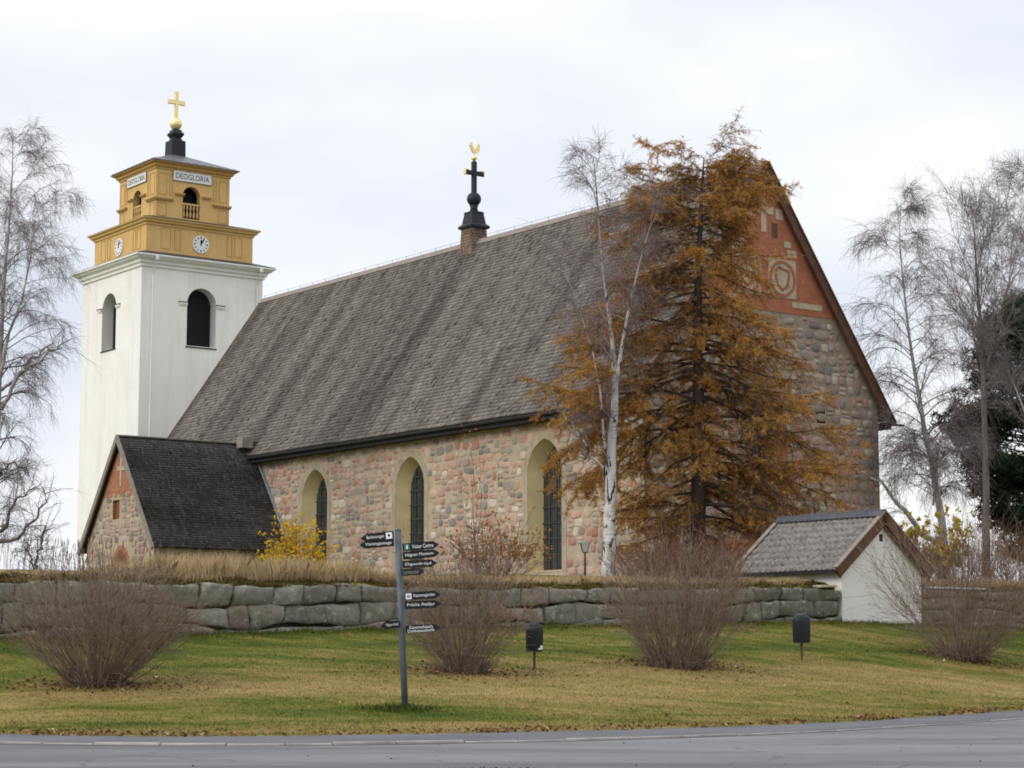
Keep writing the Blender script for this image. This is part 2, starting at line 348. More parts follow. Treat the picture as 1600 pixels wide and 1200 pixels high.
m = NT('fallen_leaves', .85, .1); m.color(m.ramp(m.island(), [(0, (.07, .035, .018)), (.5, (.14, .07, .033)), (.8, (.22, .115, .048)), (.985, (.36, .25, .09)), (1, (.55, .5, .42))])); M['leaf_litter'] = m.mat

m = NT('worn_asphalt', .8, .35); base = m.ramp(m.noise(70, 4, .8), [(.3, (.13, .13, .134)), (.7, (.235, .234, .236))])
c = m.mix(.75, base, m.ramp(m.noise(.22, 5, .6, m.map((.35, 1.6, 1), (0, 0, .35))), [(.36, .5), (.5, .92), (.66, 1.22)]), 'MULTIPLY'); c = m.mix(m.ramp(m.noise(.7, 2, .4, m.map((.22, .9, 1), (0, 0, .3))), [(.58, 0), (.60, .35)]), c, (.085, .085, .09)); c = m.mix(m.ramp(m.noise(2.2, 5, .75), [(.60, 0), (.70, .5)]), c, (.08, .08, .085)); vc = m.n('ShaderNodeTexVoronoi', feature='DISTANCE_TO_EDGE'); m.l(m.mix(.35, m.map((.33, .5, 1)), m.noise(.9, 4), 'ADD'), vc.inputs['Vector']); vc.inputs['Scale'].default_value = 1.; c = m.mix(m.ramp(vc.outputs['Distance'], [(.004, .55), (.013, 0)]), c, (.05, .05, .052)); m.color(c); m.bump(m.noise(60, 3), .3, .01); M['asphalt'] = m.mat
m = NT('pavement_asphalt', .85, .3); base = m.ramp(m.noise(70, 4, .8), [(.3, (.085, .085, .092)), (.7, (.165, .165, .172))])
c = m.mix(.6, base, m.ramp(m.noise(.5, 5, .65), [(.35, .7), (.65, 1.25)]), 'MULTIPLY'); m.color(c); M['pavement'] = m.mat
M['kerb'] = flat('granite_kerb', (.34, .315, .30), .85, .4, 1.7)

def bark(name, a, b, sc=(6, 6, 1.2)):
    m = NT(name, .95, .1); m.color(m.ramp(m.noise(1., 6, .7, m.map(sc)), [(.3, a), (.7, b)])); m.bump(m.noise(2, 6, .7, m.map(sc)), .8, .04); return m.mat
M['larch_bark'] = bark('larch_bark', (.038, .029, .025), (.11, .082, .07))
m = NT('birch_bark', .8, .2); vec = m.map((1.4, 1.4, 1.1))
c = m.ramp(m.noise(2., 4, .6), [(.3, (.44, .42, .405)), (.7, (.66, .64, .62))])
mk = m.noise(1.25, 4, .65, m.map((2.6, 2.6, 1.15)), .8); c = m.mix(m.ramp(mk, [(.535, 0), (.58, 1)]), c, (.04, .034, .03)); hz = m.n('ShaderNodeSeparateXYZ'); m.l(m.obj(), hz.inputs[0]); c = m.mix(m.ramp(m.math('ADD', m.math('MULTIPLY', hz.outputs[2], .06), m.math('MULTIPLY', m.noise(1.2, 4), .3)), [(.62, 0), (.95, .72)]), c, (.13, .10, .085)); c = m.mix(m.ramp(m.noise(1.5, 4, .7, m.map((1.5, 1.5, 14))), [(.58, 0), (.66, .6)]), c, (.12, .10, .09)); m.color(c); M['birch_bark'] = m.mat
M['grey_bark'] = bark('grey_trunk_bark', (.075, .063, .058), (.20, .17, .16))
M['mixed_bark'] = bark('old_birch_bark', (.12, .108, .10), (.60, .57, .55), (2.2, 2.2, 1.1))
def twigs(name, a, b):
    m = NT(name, .9, .1); m.color(m.ramp(m.island(), [(0, a), (1, b)])); return m.mat
M['birch_twig'] = twigs('birch_twigs', (.12, .098, .098), (.32, .27, .27))
M['larch_twig'] = twigs('larch_twigs', (.075, .053, .046), (.19, .13, .105))
M['shrub_twig'] = twigs('shrub_twigs', (.12, .082, .06), (.30, .23, .18))
M['red_twig'] = twigs('reddish_twigs', (.10, .05, .04), (.25, .14, .105))
def leaf(name, stops, tr=.25):
    m = NT(name, .8, .15); c = m.mix(.5, m.ramp(m.island(), stops), m.ramp(m.noise(.55, 4, .6), [(.35, .55), (.65, 1.25)]), 'MULTIPLY'); m.color(c)
    t = m.n('ShaderNodeBsdfTranslucent'); m.l(c, t.inputs['Color']); x = m.n('ShaderNodeMixShader'); x.inputs[0].default_value = tr
    out = m.t.nodes['Material Output']; m.l(m.b.outputs[0], x.inputs[1]); m.l(t.outputs[0], x.inputs[2]); m.l(x.outputs[0], out.inputs['Surface']); return m.mat
M['needle'] = leaf('larch_needles', [(0, (.30, .14, .04)), (.3, (.58, .29, .05)), (.8, (.78, .43, .08)), (1, (.46, .30, .12))], .4)
M['yellow_leaf'] = leaf('yellow_leaves', [(0, (.50, .31, .012)), (.6, (.74, .50, .02)), (1, (.62, .36, .015))])
M['olive_leaf'] = leaf('yellow_green_leaves', [(0, (.36, .32, .025)), (.6, (.58, .46, .05)), (1, (.46, .27, .035))])
M['red_leaf'] = leaf('rusty_leaves', [(0, (.26, .10, .035)), (.5, (.36, .16, .06)), (.85, (.40, .24, .07)), (1, (.22, .14, .06))])
M['pine_needle'] = leaf('pine_needles', [(0, (.016, .030, .016)), (.6, (.034, .056, .028)), (1, (.055, .08, .038))], .15)

# ------------------------------------------------------------------ ground, road, pavement, kerb
def build_ground():
    s = np.concatenate([-np.geomspace(3200, 60, 26), np.arange(-56, -8, 1.6), np.arange(-8, -1.2, .5), [-1.0, -.8, -.6, -.45, -.35, -.3, -.24, -.16, -.08, .02], np.arange(.3, 40, .42), np.geomspace(42, 400, 14)])
    t = np.concatenate([-np.geomspace(3200, 75, 24), np.arange(-72, 26, .6), np.geomspace(28, 3200, 26)])
    S, T = np.meshgrid(s, t, indexing='ij'); X = OX[0] + EX[0] * (S + WX) + NY[0] * T; Y = OX[1] + EX[1] * (S + WX) + NY[1] * T
    Z = ground(X, Y); V = np.stack([X, Y, Z], -1).reshape(-1, 3); a, b = S.shape
    I = np.arange(a * b).reshape(a, b); F = np.stack([I[:-1, :-1], I[1:, :-1], I[1:, 1:], I[:-1, 1:]], -1).reshape(-1, 4)
    tag(np_mesh('ground', V, F, M['turf'], smooth=True), kind='structure')
build_ground()
xs = np.concatenate([np.arange(-140, -20, 4), np.arange(-20, 30, .4), np.arange(30, 190, 4)])
k, e = kerb_y(xs), edge_y(xs)
rag = .12 * smooth_noise(xs, xs * .3, 2.3) + .07 * smooth_noise(xs, xs * .7, 6.)
mb = MB(); mb.strip([(x, -120, .0) for x in xs], [(x, y, .0) for x, y in zip(xs, k)]); tag(mb.build('road', M['asphalt']), kind='structure')
mb = MB(); mb.strip([(x, y - .02, .004) for x, y in zip(xs, k)], [(x, y + .12, .05) for x, y in zip(xs, k)]); mb.strip([(x, y + .12, .05) for x, y in zip(xs, k)], [(x, y + .12 + r, .06) for x, y, r in zip(xs, e, rag)]); tag(mb.build('pavement', M['pavement']), kind='structure')
mb = MB(); x = -60.
while x < 60:
    ln = random.uniform(.75, 1.15); x2 = x + ln - .02; p, q = np.array([x, float(kerb_y(x))]), np.array([x2, float(kerb_y(x2))]); d = (q - p) / np.linalg.norm(q - p); nn = np.array([-d[1], d[0]])
    h = random.uniform(.03, .056) * float(np.interp(x, [0, 6], [1, .72])); c = (p + q) / 2 + nn * (.07 + random.uniform(-.015, .015))
    hl = np.linalg.norm(q - p) / 2 * .985; mb.obox((c[0], c[1], h / 2 - .05), (d[0] * hl, d[1] * hl, 0), (nn[0] * .07, nn[1] * .07, 0), (0, 0, h / 2 + .05)); x += ln
tag(mb.build('kerb', M['kerb'], bevel=.012), kind='structure')

# ------------------------------------------------------------------ shingled slopes
def shingles(name, mat, parent, o, u, v, length, height, nrm, course=.25, wid=.14, lift=.058, rand=.008, clip=None):
    o, u, v, nrm = (np.array(a, float) for a in (o, u, v, nrm)); rows = int(height / course); A = []
    for r in range(rows + 1):
        n = int(length / wid); w = rng.uniform(.75, 1.25, n); w *= length / w.sum(); x1 = np.cumsum(w); x0 = x1 - w
        sag = .02 * np.sin(x0 * .7 + r * .31)
        y0 = r * course + rng.normal(0, rand, n) + sag; y1 = np.minimum(y0 + course * 1.25, height)
        y0 = np.minimum(y0, y1 - .01); l0 = lift + rng.uniform(0, .012, n) + (rng.random(n) < .05) * rng.uniform(.02, .07, n); A.append(np.stack([x0 + .003, x1 - .003, y0, y1, l0], -1))
    A = np.concatenate(A)
    if clip is not None: A = A[clip(A[:, 0], A[:, 2])]
    x0, x1, y0, y1, l0 = A.T; N = len(A); z = np.zeros(N)
    def P(x, y, w): return o + x[:, None] * u + y[:, None] * v + w[:, None] * nrm
    tl = rng.uniform(-.003, .003, N)
    V = np.stack([P(x0, y0, l0 + tl), P(x1, y0, l0 - tl), P(x1, y1, z + .004), P(x0, y1, z + .004), P(x0, y0, z - .004), P(x1, y0, z - .004)], 1).reshape(-1, 3)
    V[:, 2] += MB.dz; b = np.arange(N)[:, None] * 6
    F = np.concatenate([b + [0, 1, 2, 3], b + [4, 5, 1, 0], b + [4, 0, 3, 3], b + [1, 5, 2, 2]][:2])
    return np_mesh(name, V, F, mat, parent)

def arch(cx, zb, zt, a, rise, n=10):           # pointed arch outline, anticlockwise from bottom left
    zs = zt - rise; R = (rise * rise + a * a) / (2 * a); pts = [(cx - a, zb), (cx + a, zb)]
    t1 = math.asin(min(1, rise / R)) if R >= a else math.pi / 2
    if R - a < 0: t1 = math.pi / 2
    for i in range(n + 1): t = t1 * i / n; pts.append((cx + a - R + R * math.cos(t), zs + R * math.sin(t)))
    for i in range(n - 1, -1, -1): t = t1 * i / n; pts.append((cx - a + R - R * math.cos(t), zs + R * math.sin(t)))
    return pts
def round_arch(cx, zb, zs, a, n=12):
    return [(cx - a, zb), (cx + a, zb)] + [(cx + a * math.cos(math.pi * i / n), zs + a * math.sin(math.pi * i / n)) for i in range(n + 1)]

def fieldstones(mat, parent, u0, u1, v0, v1, mapf, ok, hs=(.31, .56), ws=(.32, .86), gap=.045, out=.026):
    n = 10; V = []; v = v0; cnt = 0
    while v < v1:
        h = random.uniform(*hs); u = u0 + random.uniform(-.2, 0)
        while u < u1:
            w = random.uniform(*ws) * random.choice((.7, 1, 1, 1.2)); parts = [(v, h)]
            if h > .38 and random.random() < .35: f = random.uniform(.4, .6); parts = [(v, h * f), (v + h * f, h * (1 - f))]
            if len(parts) == 2 and w > .6: w *= .7
            wv = .07 * math.sin(u * .9 + v * 3) + .04 * math.sin(u * 2.3 + v)
            for (va, hh) in parts:
                cu, cv = u + w / 2 + random.uniform(-.015, .015), va + hh / 2 + wv + random.uniform(-.02, .02); a, b = w / 2 - gap / 2, hh / 2 - gap / 2
                if not ok(cu, cv, a, b) or random.random() < .02: continue
                ex = random.uniform(.48, .8); rot = random.uniform(-.14, .14); c_, s_ = math.cos(rot), math.sin(rot); P = []
                ph = random.uniform(0, .6)
                for i in range(n):
                    t = 2 * math.pi * i / n + ph; x = a * math.copysign(abs(math.cos(t)) ** ex, math.cos(t)) * random.uniform(.9, 1.06); y = b * math.copysign(abs(math.sin(t)) ** ex, math.sin(t)) * random.uniform(.9, 1.06); P.append((x * c_ - y * s_, x * s_ + y * c_))
                o = out * random.uniform(.5, 1.3); tx, ty = random.uniform(-.05, .05), random.uniform(-.05, .05)
                for f, d in ((1, -.02), (.97, .3 * o), (.72, o)): V += [mapf(cu + x * f, cv + y * f, d + (x * tx + y * ty if d > 0 else 0)) for x, y in P]
                V.append(mapf(cu, cv, o * 1.12)); cnt += 1
            u += w
        v += h
    V = np.array(V, float); V[:, 2] += MB.dz; k = 3 * n + 1; f = []
    for r in range(2):
        for i in range(n): a, b = r * n + i, r * n + (i + 1) % n; f += [(a, b, b + n), (a, b + n, a + n)]
    f += [(2 * n + i, 2 * n + (i + 1) % n, 3 * n) for i in range(n)]
    F = (np.arange(cnt)[:, None, None] * k + np.array(f)[None]).reshape(-1, 3); return np_mesh('stonework', V, F, mat, parent, True)

# ------------------------------------------------------------------ church
ZB = 4.3; MB.dz = -ZB
church = empty('stone_church', l2w(0, 0, ZB), ROT)
tag(church, 'large fieldstone church with steep shingled roof and red brick gable top', 'church')
LN, ZR, ZE, HW, YW, XW = 48.3, 24.36, 12.64, 8.13, 7.45, -.25
SL = (ZR - ZE) / HW; up = np.array([HW, ZR - ZE]) / math.hypot(HW, ZR - ZE)
fS = lambda y: (lambda u, v: (u, y, v)); fE = lambda x: (lambda u, v: (x, u, v))
WIN = [(-7.57, 5.1), (-19.1, 5.1), (-28.68, 5.1)]
holes = [arch(c, zb, 11.4, 1.33, 1.6) for c, zb in WIN]
ewin = arch(-.02, 7.4, 13.5, 1.36, 2.1)
wall = MB()
wall.panel([(-LN, 3.2), (XW, 3.2), (XW, 13.1), (-LN, 13.1)], holes, fS(-YW))
wall.panel([(-LN, 3.2), (XW, 3.2), (XW, 13.1), (-LN, 13.1)], [], fS(YW))
ZBR = 17.3; yb = (ZR - .12 - ZBR) / SL
gz = ZR - .12 - SL * YW
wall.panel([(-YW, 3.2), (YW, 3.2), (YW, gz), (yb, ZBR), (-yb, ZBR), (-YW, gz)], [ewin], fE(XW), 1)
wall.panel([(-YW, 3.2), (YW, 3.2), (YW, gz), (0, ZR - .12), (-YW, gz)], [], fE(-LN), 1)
cw = wall.build('wall', [M['stone'], M['stone_gable']], church)
def ok_south(u, v, a, b):
    if u + a > XW + .04 or u - a < -LN or v + b > 12.55: return False
    for c, zb in WIN:
        dx = max(0, abs(u - c) - a * .8); zs = 9.65
        if v - b * .8 < zs:
            if dx < 1.62: return False
        elif v - b * .8 < zs + 2.1 and dx < 1.62 * math.sqrt(max(0, 1 - ((v - b * .8 - zs) / 2.12) ** 2)): return False
    return True
def ok_east(u, v, a, b):
    if abs(u) + a > min(YW + .04, (ZR - .12 - v - b) / SL - .05) or v + b > ZBR - .02: return False
    dx = max(0, abs(u + .02) - a); return not (dx < 1.4 and 7.2 < v + b and v - b < 11.6) and not (v - b >= 11.6 and v - b < 13.6 and dx < 1.4 * math.sqrt(max(0, 1 - ((v - b - 11.6) / 2.0) ** 2)))
fieldstones(M['fieldstone'], cw, -LN, XW, 4.0, 12.6, lambda u, v, d: (u, -YW - d, v), ok_south)
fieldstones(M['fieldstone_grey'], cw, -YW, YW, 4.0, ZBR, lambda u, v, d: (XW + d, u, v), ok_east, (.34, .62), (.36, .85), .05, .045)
gab = MB(); gab.prism([(-yb, ZBR), (yb, ZBR), (0, ZR - .1)], lambda u, v, w: (w, u, v), XW - .4, XW + .03)
gb = gab.build('brick_gable', M['brick'], church)
# pale plaster niches and medallions of the brick gable
XG = XW + .03
def gable_box(name, y0, y1, z0, z1, mat='plaster_pale', d=.03):
    mb = MB(); mb.box(XG - .05, XG + d, y0, y1, z0, z1); return mb.build(name, M[mat], gb)
cr = MB(); cr.prism([(-.2, 21.05), (.14, 21.05), (.14, 21.95), (.62, 21.95), (.62, 22.3), (.14, 22.3), (.14, 22.72), (-.2, 22.72), (-.2, 22.3), (-.72, 22.3), (-.72, 21.95), (-.2, 21.95)], lambda u, v, w: (w, u, v), XG - .05, XG + .03)
cr.build('cross_relief', M['plaster_pale'], gb)
gable_box('putlog_recess', .52, .88, 20.85, 21.55, 'brown_wood', .012)
for s in (1, -1):
    gable_box('plaster_niche', s * 1.0 - .24, s * 1.0 + .24, 21.75, 22.25)
    gable_box('plaster_niche', s * 1.78 - .3, s * 1.78 + .3, 20.0, 20.35); gable_box('plaster_niche', s * 1.5 - .22, s * 1.5 + .22, 20.45, 20.75)
    gable_box('plaster_band', s * 2.72 - .98, s * 2.72 + .98, 17.6, 17.88)
    md = MB(); md.box(XG - .05, XG + .03, s * 1.12 - .9, s * 1.12 + .9, 18.0, 19.85); mo = md.build('medallion', M['plaster_pale'], gb)
    rg = MB(); n = 28
    for a_, b_ in ((.86, .72),):
        o_ = [(s * 1.12 + a_ * math.cos(2 * math.pi * i / n), 18.92 + a_ * 1.02 * math.sin(2 * math.pi * i / n)) for i in range(n)]; i_ = [(s * 1.12 + b_ * math.cos(2 * math.pi * i / n), 18.92 + b_ * 1.02 * math.sin(2 * math.pi * i / n)) for i in range(n)]
        f1 = [(XG + .06, u, v) for u, v in o_]; f2 = [(XG + .06, u, v) for u, v in i_]
        rg.strip(f1, f2, True); rg.strip([(XG, u, v) for u, v in o_], f1, True); rg.strip(f2, [(XG, u, v) for u, v in i_], True)
    c0 = s * 1.12; sh = [(c0 - .42, 19.3), (c0 - .42, 18.95), (c0 - .3, 18.6), (c0 + .0, 18.38), (c0 + .3, 18.6), (c0 + .42, 18.95), (c0 + .42, 19.3), (c0 + .2, 19.36), (c0 - .2, 19.45), (c0 - .42, 19.3)]
    for p, q in zip(sh[:-1], sh[1:]):
        d = np.array([q[0] - p[0], q[1] - p[1]]); ln = np.linalg.norm(d); d /= ln; cxy = (np.array(p) + q) / 2
        rg.obox((XG + .03, cxy[0], cxy[1]), (.03, 0, 0), (0, d[0] * (ln / 2 + .03), d[1] * (ln / 2 + .03)), (0, -d[1] * .055, d[0] * .055))
    rg.build('brick_ring', M['brick'], mo)
# windows
def window(cx, zb, zt, a, rise, mapf, depth, splay, reveal_mat, ring=None, bars=(3, 8)):
    out = arch(cx, zb, zt, a, rise); inn = arch(cx, zb + .12, zt - splay * .9, a - splay, rise - splay * .3)
    if ring:
        rb = MB(); ro = arch(cx, zb - .02, zt + ring, a + ring, rise + ring * .5); rb.panel(ro, [out], lambda u, v: mapf(u, v, -.02))
        rb.strip([mapf(u, v, .03) for u, v in ro], [mapf(u, v, -.02) for u, v in ro], True); rb.strip([mapf(u, v, -.02) for u, v in out], [mapf(u, v, .02) for u, v in out], True)
    rv = MB(); rv.strip([mapf(u, v, 0) for u, v in out], [mapf(u, v, depth) for u, v in inn], True)
    w = rv.build('window', reveal_mat, church)
    if ring: rb.build('surround', M['plaster_ring'], w)
    g = MB(); g.panel(inn, [], lambda u, v: mapf(u, v, depth)); g.build('glass', M['glass'], w)
    b = MB(); a2 = a - splay; zt2, zb2 = zt - splay * .9, zb + .12
    def top(u):
        lo = zb2
        best = [v for (uu, v), (u2, v2) in zip(inn[2:-1], inn[3:]) for _ in [0] if min(uu, u2) - 1e-6 <= u <= max(uu, u2) + 1e-6]
        return max(best) if best else zt2
    def bar(u0, v0, u1, v1, w_, d_):
        A = np.array(mapf(u0, v0, depth - d_)); B = np.array(mapf(u1, v1, depth - d_)); N = np.array(mapf(u0, v0, depth)) - A
        t = (B - A); ln = np.linalg.norm(t); t /= ln; nn = N / np.linalg.norm(N); sd = np.cross(t, nn)
        b.obox((A + B) / 2, t * ln / 2, sd * w_, nn * d_ * .8)
    for i in range(bars[0]):
        u = cx - a2 + 2 * a2 * (i + 1) / (bars[0] + 1); bar(u, zb2, u, top(u) - .05, .022, .03)
    for i in range(bars[0] * 3 + 2):
        u = cx - a2 + 2 * a2 * (i + .5) / (bars[0] * 3 + 2); bar(u, zb2, u, top(u) - .06, .006, .018)
    for j in range(1, bars[1]):
        v = zb2 + (zt2 - zb2) * j / bars[1]; h = a2
        if v > zt2 - rise:
            vs = [abs(uu - cx) for uu, vv in inn[2:] if vv >= v]; h = max(vs) if vs else 0
        if h > .1: bar(cx - h, v, cx + h, v, .032, .04)
    for j in range(1, bars[1] * 4):
        v = zb2 + (zt2 - rise - zb2) * j / (bars[1] * 4); bar(cx - a2, v, cx + a2, v, .006, .016)
    b.build('lead_bars', M['leading'], w)
for cx, zb in WIN: window(cx, zb, 11.4, 1.33, 1.6, lambda u, v, d: (u, -YW + d, v), .74, .27, M['plaster_yellow'], .34)
window(-.02, 7.4, 13.5, 1.36, 2.1, lambda u, v, d: (XW - d, u, v), 1.0, .32, M['brick_orange'], None)
# putlog holes of the masonry
for y, z in ((3.55, 12.55), (-4.6, 12.4), (3.9, 8.6)):
    mb = MB(); mb.box(XW - .1, XW + .012, y - .28, y + .28, z - .35, z + .35); mb.build('putlog_hole', M['dark'] if z > 12.5 else M['brown_wood'], church)
# roof: boarding, shingles, eaves, verges, ridge
rf = MB()
for s in (-1, 1):
    A = [(0.0, s * HW, ZE), (0.0, 0, ZR)]; n = np.array([0, s * up[1], up[0]]); t = .16
    P = [(-LN - .05, s * HW, ZE), (.06, s * HW, ZE), (.06, 0, ZR), (-LN - .05, 0, ZR)]
    top = [tuple(np.array(p) - n * .012) for p in P]; low = [tuple(np.array(p) - n * t) for p in P]
    rf.add(top + low, [(0, 1, 2, 3), (7, 6, 5, 4), (0, 4, 5, 1), (1, 5, 6, 2), (3, 7, 4, 0)])
roof = rf.build('roof', M['grey_wood'], church)
tu = lambda x, y: ((np.abs(x + 24.0 - 0) > .0))
shingles('shingles', M['shingle'], roof, (-LN - .05, -HW - .06 * up[0], ZE - .06 * up[1]), (1, 0, 0), (0, up[0], up[1]), LN + .1, math.hypot(HW, ZR - ZE) + .05, (0, -up[1], up[0]))
shingles('shingles', M['shingle'], roof, (-LN - .05, HW, ZE), (1, 0, 0), (0, -up[0], up[1]), LN + .1, math.hypot(HW, ZR - ZE), (0, up[1], up[0]), .5, .4)
mb = MB()
for s in (-1, 1):                                  # eaves board with gutter below the shingle edge
    mb.box(-LN, .0, s * (HW - .12) - .1, s * (HW - .12) + .1, ZE - .48, ZE - .12)
    mb.box(-LN, -.3, min(s * YW, s * (HW - .2)), max(s * YW, s * (HW - .2)), ZE - .44, ZE - .36)
    mb.tube([(-LN, s * (HW + .08), ZE - .2), (.15 if s > 0 else 0., s * (HW + .08), ZE - .2)], .09, 8)
mb.box(-.05, .12, HW - .3, HW + .75, ZE - .3, ZE - .2)
mb.build('eaves_board', M['tar'], roof)
for s in (-1, 1):
    mb = MB()
    d = np.array([0, s * up[0], -up[1]]); n = np.array([0, s * up[1], up[0]]); ln = math.hypot(HW, ZR - ZE) + .25
    c = np.array([-.0, 0, ZR]) + d * ln / 2 - n * .14; mb.obox(c + np.array([.02, 0, 0]), (.05, 0, 0), d * ln / 2, n * .2)
    vc_ = MB(); vc_.obox(c + np.array([.03, 0, 0]) + n * .235, (.11, 0, 0), d * ln / 2, n * .035); vc_.build('verge_capping', M['brown_wood'], roof)
    mb.build('verge_board', M['brown_wood'], roof)
    c = c + np.array([-LN, 0, 0]); mb = MB(); mb.obox(c - np.array([.06, 0, 0]), (.05, 0, 0), d * ln / 2, n * .2); mb.build('verge_board', M['brown_wood'], roof)
mb = MB()
for s in (-1, 1): mb.obox((-LN / 2, s * .13, ZR - .08), (LN / 2 + .05, 0, 0), (0, s * up[0] * .2, -up[1] * .2), (0, s * up[1] * .035, up[0] * .035))
mb.build('ridge_cap', M['grey_wood'], roof)
mb = MB(); wx = np.arange(-LN + .3, -.5, 1.55)
for x in wx: mb.tube([(x, 0, ZR), (x, 0, ZR + .3)], .013, 4)
mb.tube([(x, 0, ZR + .27) for x in wx], .008, 4); mb.build('lightning_wire', M['leading'], roof)
# ridge turret
TX = -24.0
tb = MB(); tb.sq([(.62, 22.6), (.57, 24.0), (.50, 25.12)], TX, 0); tur = tb.build('ridge_turret', M['grey_wood'], church)
tsh = MB()
for (ax, sg) in ((0, 1), (0, -1), (1, 1), (1, -1)):
    nrm = np.array([sg, 0, .06]) if ax == 0 else np.array([0, sg, .06]); nrm = nrm / np.linalg.norm(nrm)
    u = np.array([0, 1., 0]) if ax == 0 else np.array([1., 0, 0])
    for zz in np.arange(22.9, 25.05, .17):
        hw = .62 - (zz - 22.6) * .048; x = -hw
        while x < hw - .02:
            w = min(random.uniform(.07, .13), hw - x); c = np.array([TX, 0, zz + .12]) + nrm * (hw + .0) + u * (x + w / 2); ta = .09
            tsh.obox(c, u * w / 2 * .94, (nrm * .025 + np.array([0, 0, -.14])) * 1., nrm * .012); x += w
tsh.build('shingles', M['shingle_turret'], tur)
mb = MB(); mb.sq([(.50, 25.08), (.64, 25.13), (.66, 25.27), (.56, 25.36), (.50, 25.4), (.40, 25.98), (.42, 26.02), (.40, 26.1), (.16, 26.18)], TX, 0)
mb.build('turret_hood', M['black'], tur, bevel=.01)
mb = MB(); mb.lathe([(.14, 26.1), (.24, 26.2), (.20, 26.35), (.26, 26.5), (.20, 26.52)] + [(.41 * math.cos(t), 26.87 + .41 * math.sin(t)) for t in np.linspace(-1.1, 1.2, 12)] + [(.13, 27.3)], TX, 0, 20)
mb.build('orb', M['black'], tur, True)
mb = MB(); mb.box(TX - .12, TX + .12, -.125, .125, 27.22, 29.0); mb.box(TX - .1, TX + .1, -.62, .62, 28.26, 28.5); mb.sq([(.15, 29.0), (.02, 29.12)], TX, 0); cro = mb.build('cross', M['black'], tur, bevel=.02)
for s in (-1, 1):
    mb = MB(); mb.box(TX - .11, TX + .11, min(s * .42, s * .66), max(s * .42, s * .66), 28.5, 28.55); mb.box(TX - .105, TX + .105, min(s * .621, s * .68), max(s * .621, s * .68), 28.25, 28.51); mb.build('gilt_cap', M['gold'], cro)
mb = MB(); mb.lathe([(.16 * math.cos(t), 29.26 + .16 * math.sin(t)) for t in np.linspace(-1.4, 1.4, 10)] + [(.02, 29.42), (.02, 29.62)], TX, 0, 14); mb.build('gilt_ball', M['gold'], cro, True)
roo = [(-.34, 29.98), (-.44, 30.02), (-.36, 30.06), (-.36, 30.2), (-.28, 30.28), (-.2, 30.2), (-.17, 30.02), (-.08, 29.86), (.06, 29.8), (.17, 29.84), (.19, 30.02), (.27, 30.17), (.42, 30.2), (.5, 30.06), (.47, 29.86), (.4, 29.68), (.24, 29.56), (.06, 29.54), (-.1, 29.57), (-.2, 29.66), (-.27, 29.8)]
mb = MB(); mb.prism(roo, lambda u, v, w: (TX + w, u * .8, 29.54 + (v - 29.54) * .84), -.04, .04); mb.build('weathercock', M['gold'], cro, bevel=.015)

# ------------------------------------------------------------------ south porch
PX, PY, PZ, PHW, PZE = -35.8, -16.1, 13.35, 4.72, 7.0
pw = MB(); pYW = PY + .3; ph = PHW - .45; ps = (PZ - PZE) / PHW
pzt = lambda y: PZ - .14 - ps * abs(y)
sw = [(PX - .62, 8.72), (PX - .02, 8.72), (PX - .02, 9.78), (PX - .62, 9.78)]
swc = PX - .55; sw = [(swc - .42, 8.7), (swc + .42, 8.7), (swc + .42, 9.78), (swc - .42, 9.78)]
zbk = 10.25; ybk = (PZ - .14 - zbk) / ps
pw.panel([(PX - ph, 3.2), (PX + ph, 3.2), (PX + ph, pzt(ph)), (PX + ybk, zbk), (PX - ybk, zbk), (PX - ph, pzt(ph))], [sw], fS(pYW))
for s in (-1, 1): pw.add([(PX + s * ph, pYW, 3.2), (PX + s * ph, -YW, 3.2), (PX + s * ph, -YW, pzt(ph)), (PX + s * ph, pYW, pzt(ph))], [(0, 1, 2, 3)])
porch = pw.build('porch', M['stone'], church)
def ok_porch(u, v, a, b):
    du = u - PX
    if abs(du) + a > min(ph, (PZ - .2 - v - b) / ps - .03) or v + b > zbk - .02: return False
    if abs(u - swc) - a < .44 and v + b > 8.65 and v - b < 9.8: return False
    return not (abs(u - PX - .2) - a < 1.22 and v - b < 7.2)
fieldstones(M['fieldstone_grey'], porch, PX - ph, PX + ph, 4.0, 10.3, lambda u, v, d: (u, pYW - d, v), ok_porch, (.28, .5), (.3, .7))
fieldstones(M['fieldstone_grey'], porch, pYW, -YW, 4.0, 7.4, lambda u, v, d: (PX + ph + d, u, v), lambda u, v, a, b: u - a > pYW and u + a < -YW and v + b < pzt(ph))
mb = MB(); mb.prism([(PX - ybk, zbk), (PX + ybk, zbk), (PX, PZ - .12)], lambda u, v, w: (u, w, v), pYW - .03, pYW + .3)
for a_ in np.linspace(-ybk, ybk, 15)[1:-1]: mb.box(PX + a_ - .14, PX + a_ + .14, pYW - .025, pYW + .1, zbk - random.uniform(.1, .5), zbk + .05)
mb.build('brick_gable', M['brick_orange'], porch)
mb = MB(); yy = pYW - .03; rc = PX + .05
mb.prism([(rc - .1, 10.5), (rc + .1, 10.5), (rc + .1, 11.4), (rc + .5, 11.4), (rc + .5, 11.65), (rc + .1, 11.65), (rc + .1, 12.35), (rc - .1, 12.35), (rc - .1, 11.65), (rc - .5, 11.65), (rc - .5, 11.4), (rc - .1, 11.4)], lambda u, v, w: (u, w, v), yy - .03, yy + .05)
mb.build('cross_relief', M['plaster_pale'], porch)
mb = MB(); mb.box(swc - .42, swc + .42, pYW + .18, pYW + .24, 8.7, 9.78); mb.box(swc - .015, swc + .015, pYW + .165, pYW + .18, 8.7, 9.7); mb.build('shutter', M['door_wood'], porch)
mb = MB(); mb.strip([(u, pYW, v) for u, v in sw], [(u, pYW + .24, v) for u, v in sw], True); mb.build('window_reveal', M['brick_orange'], porch)
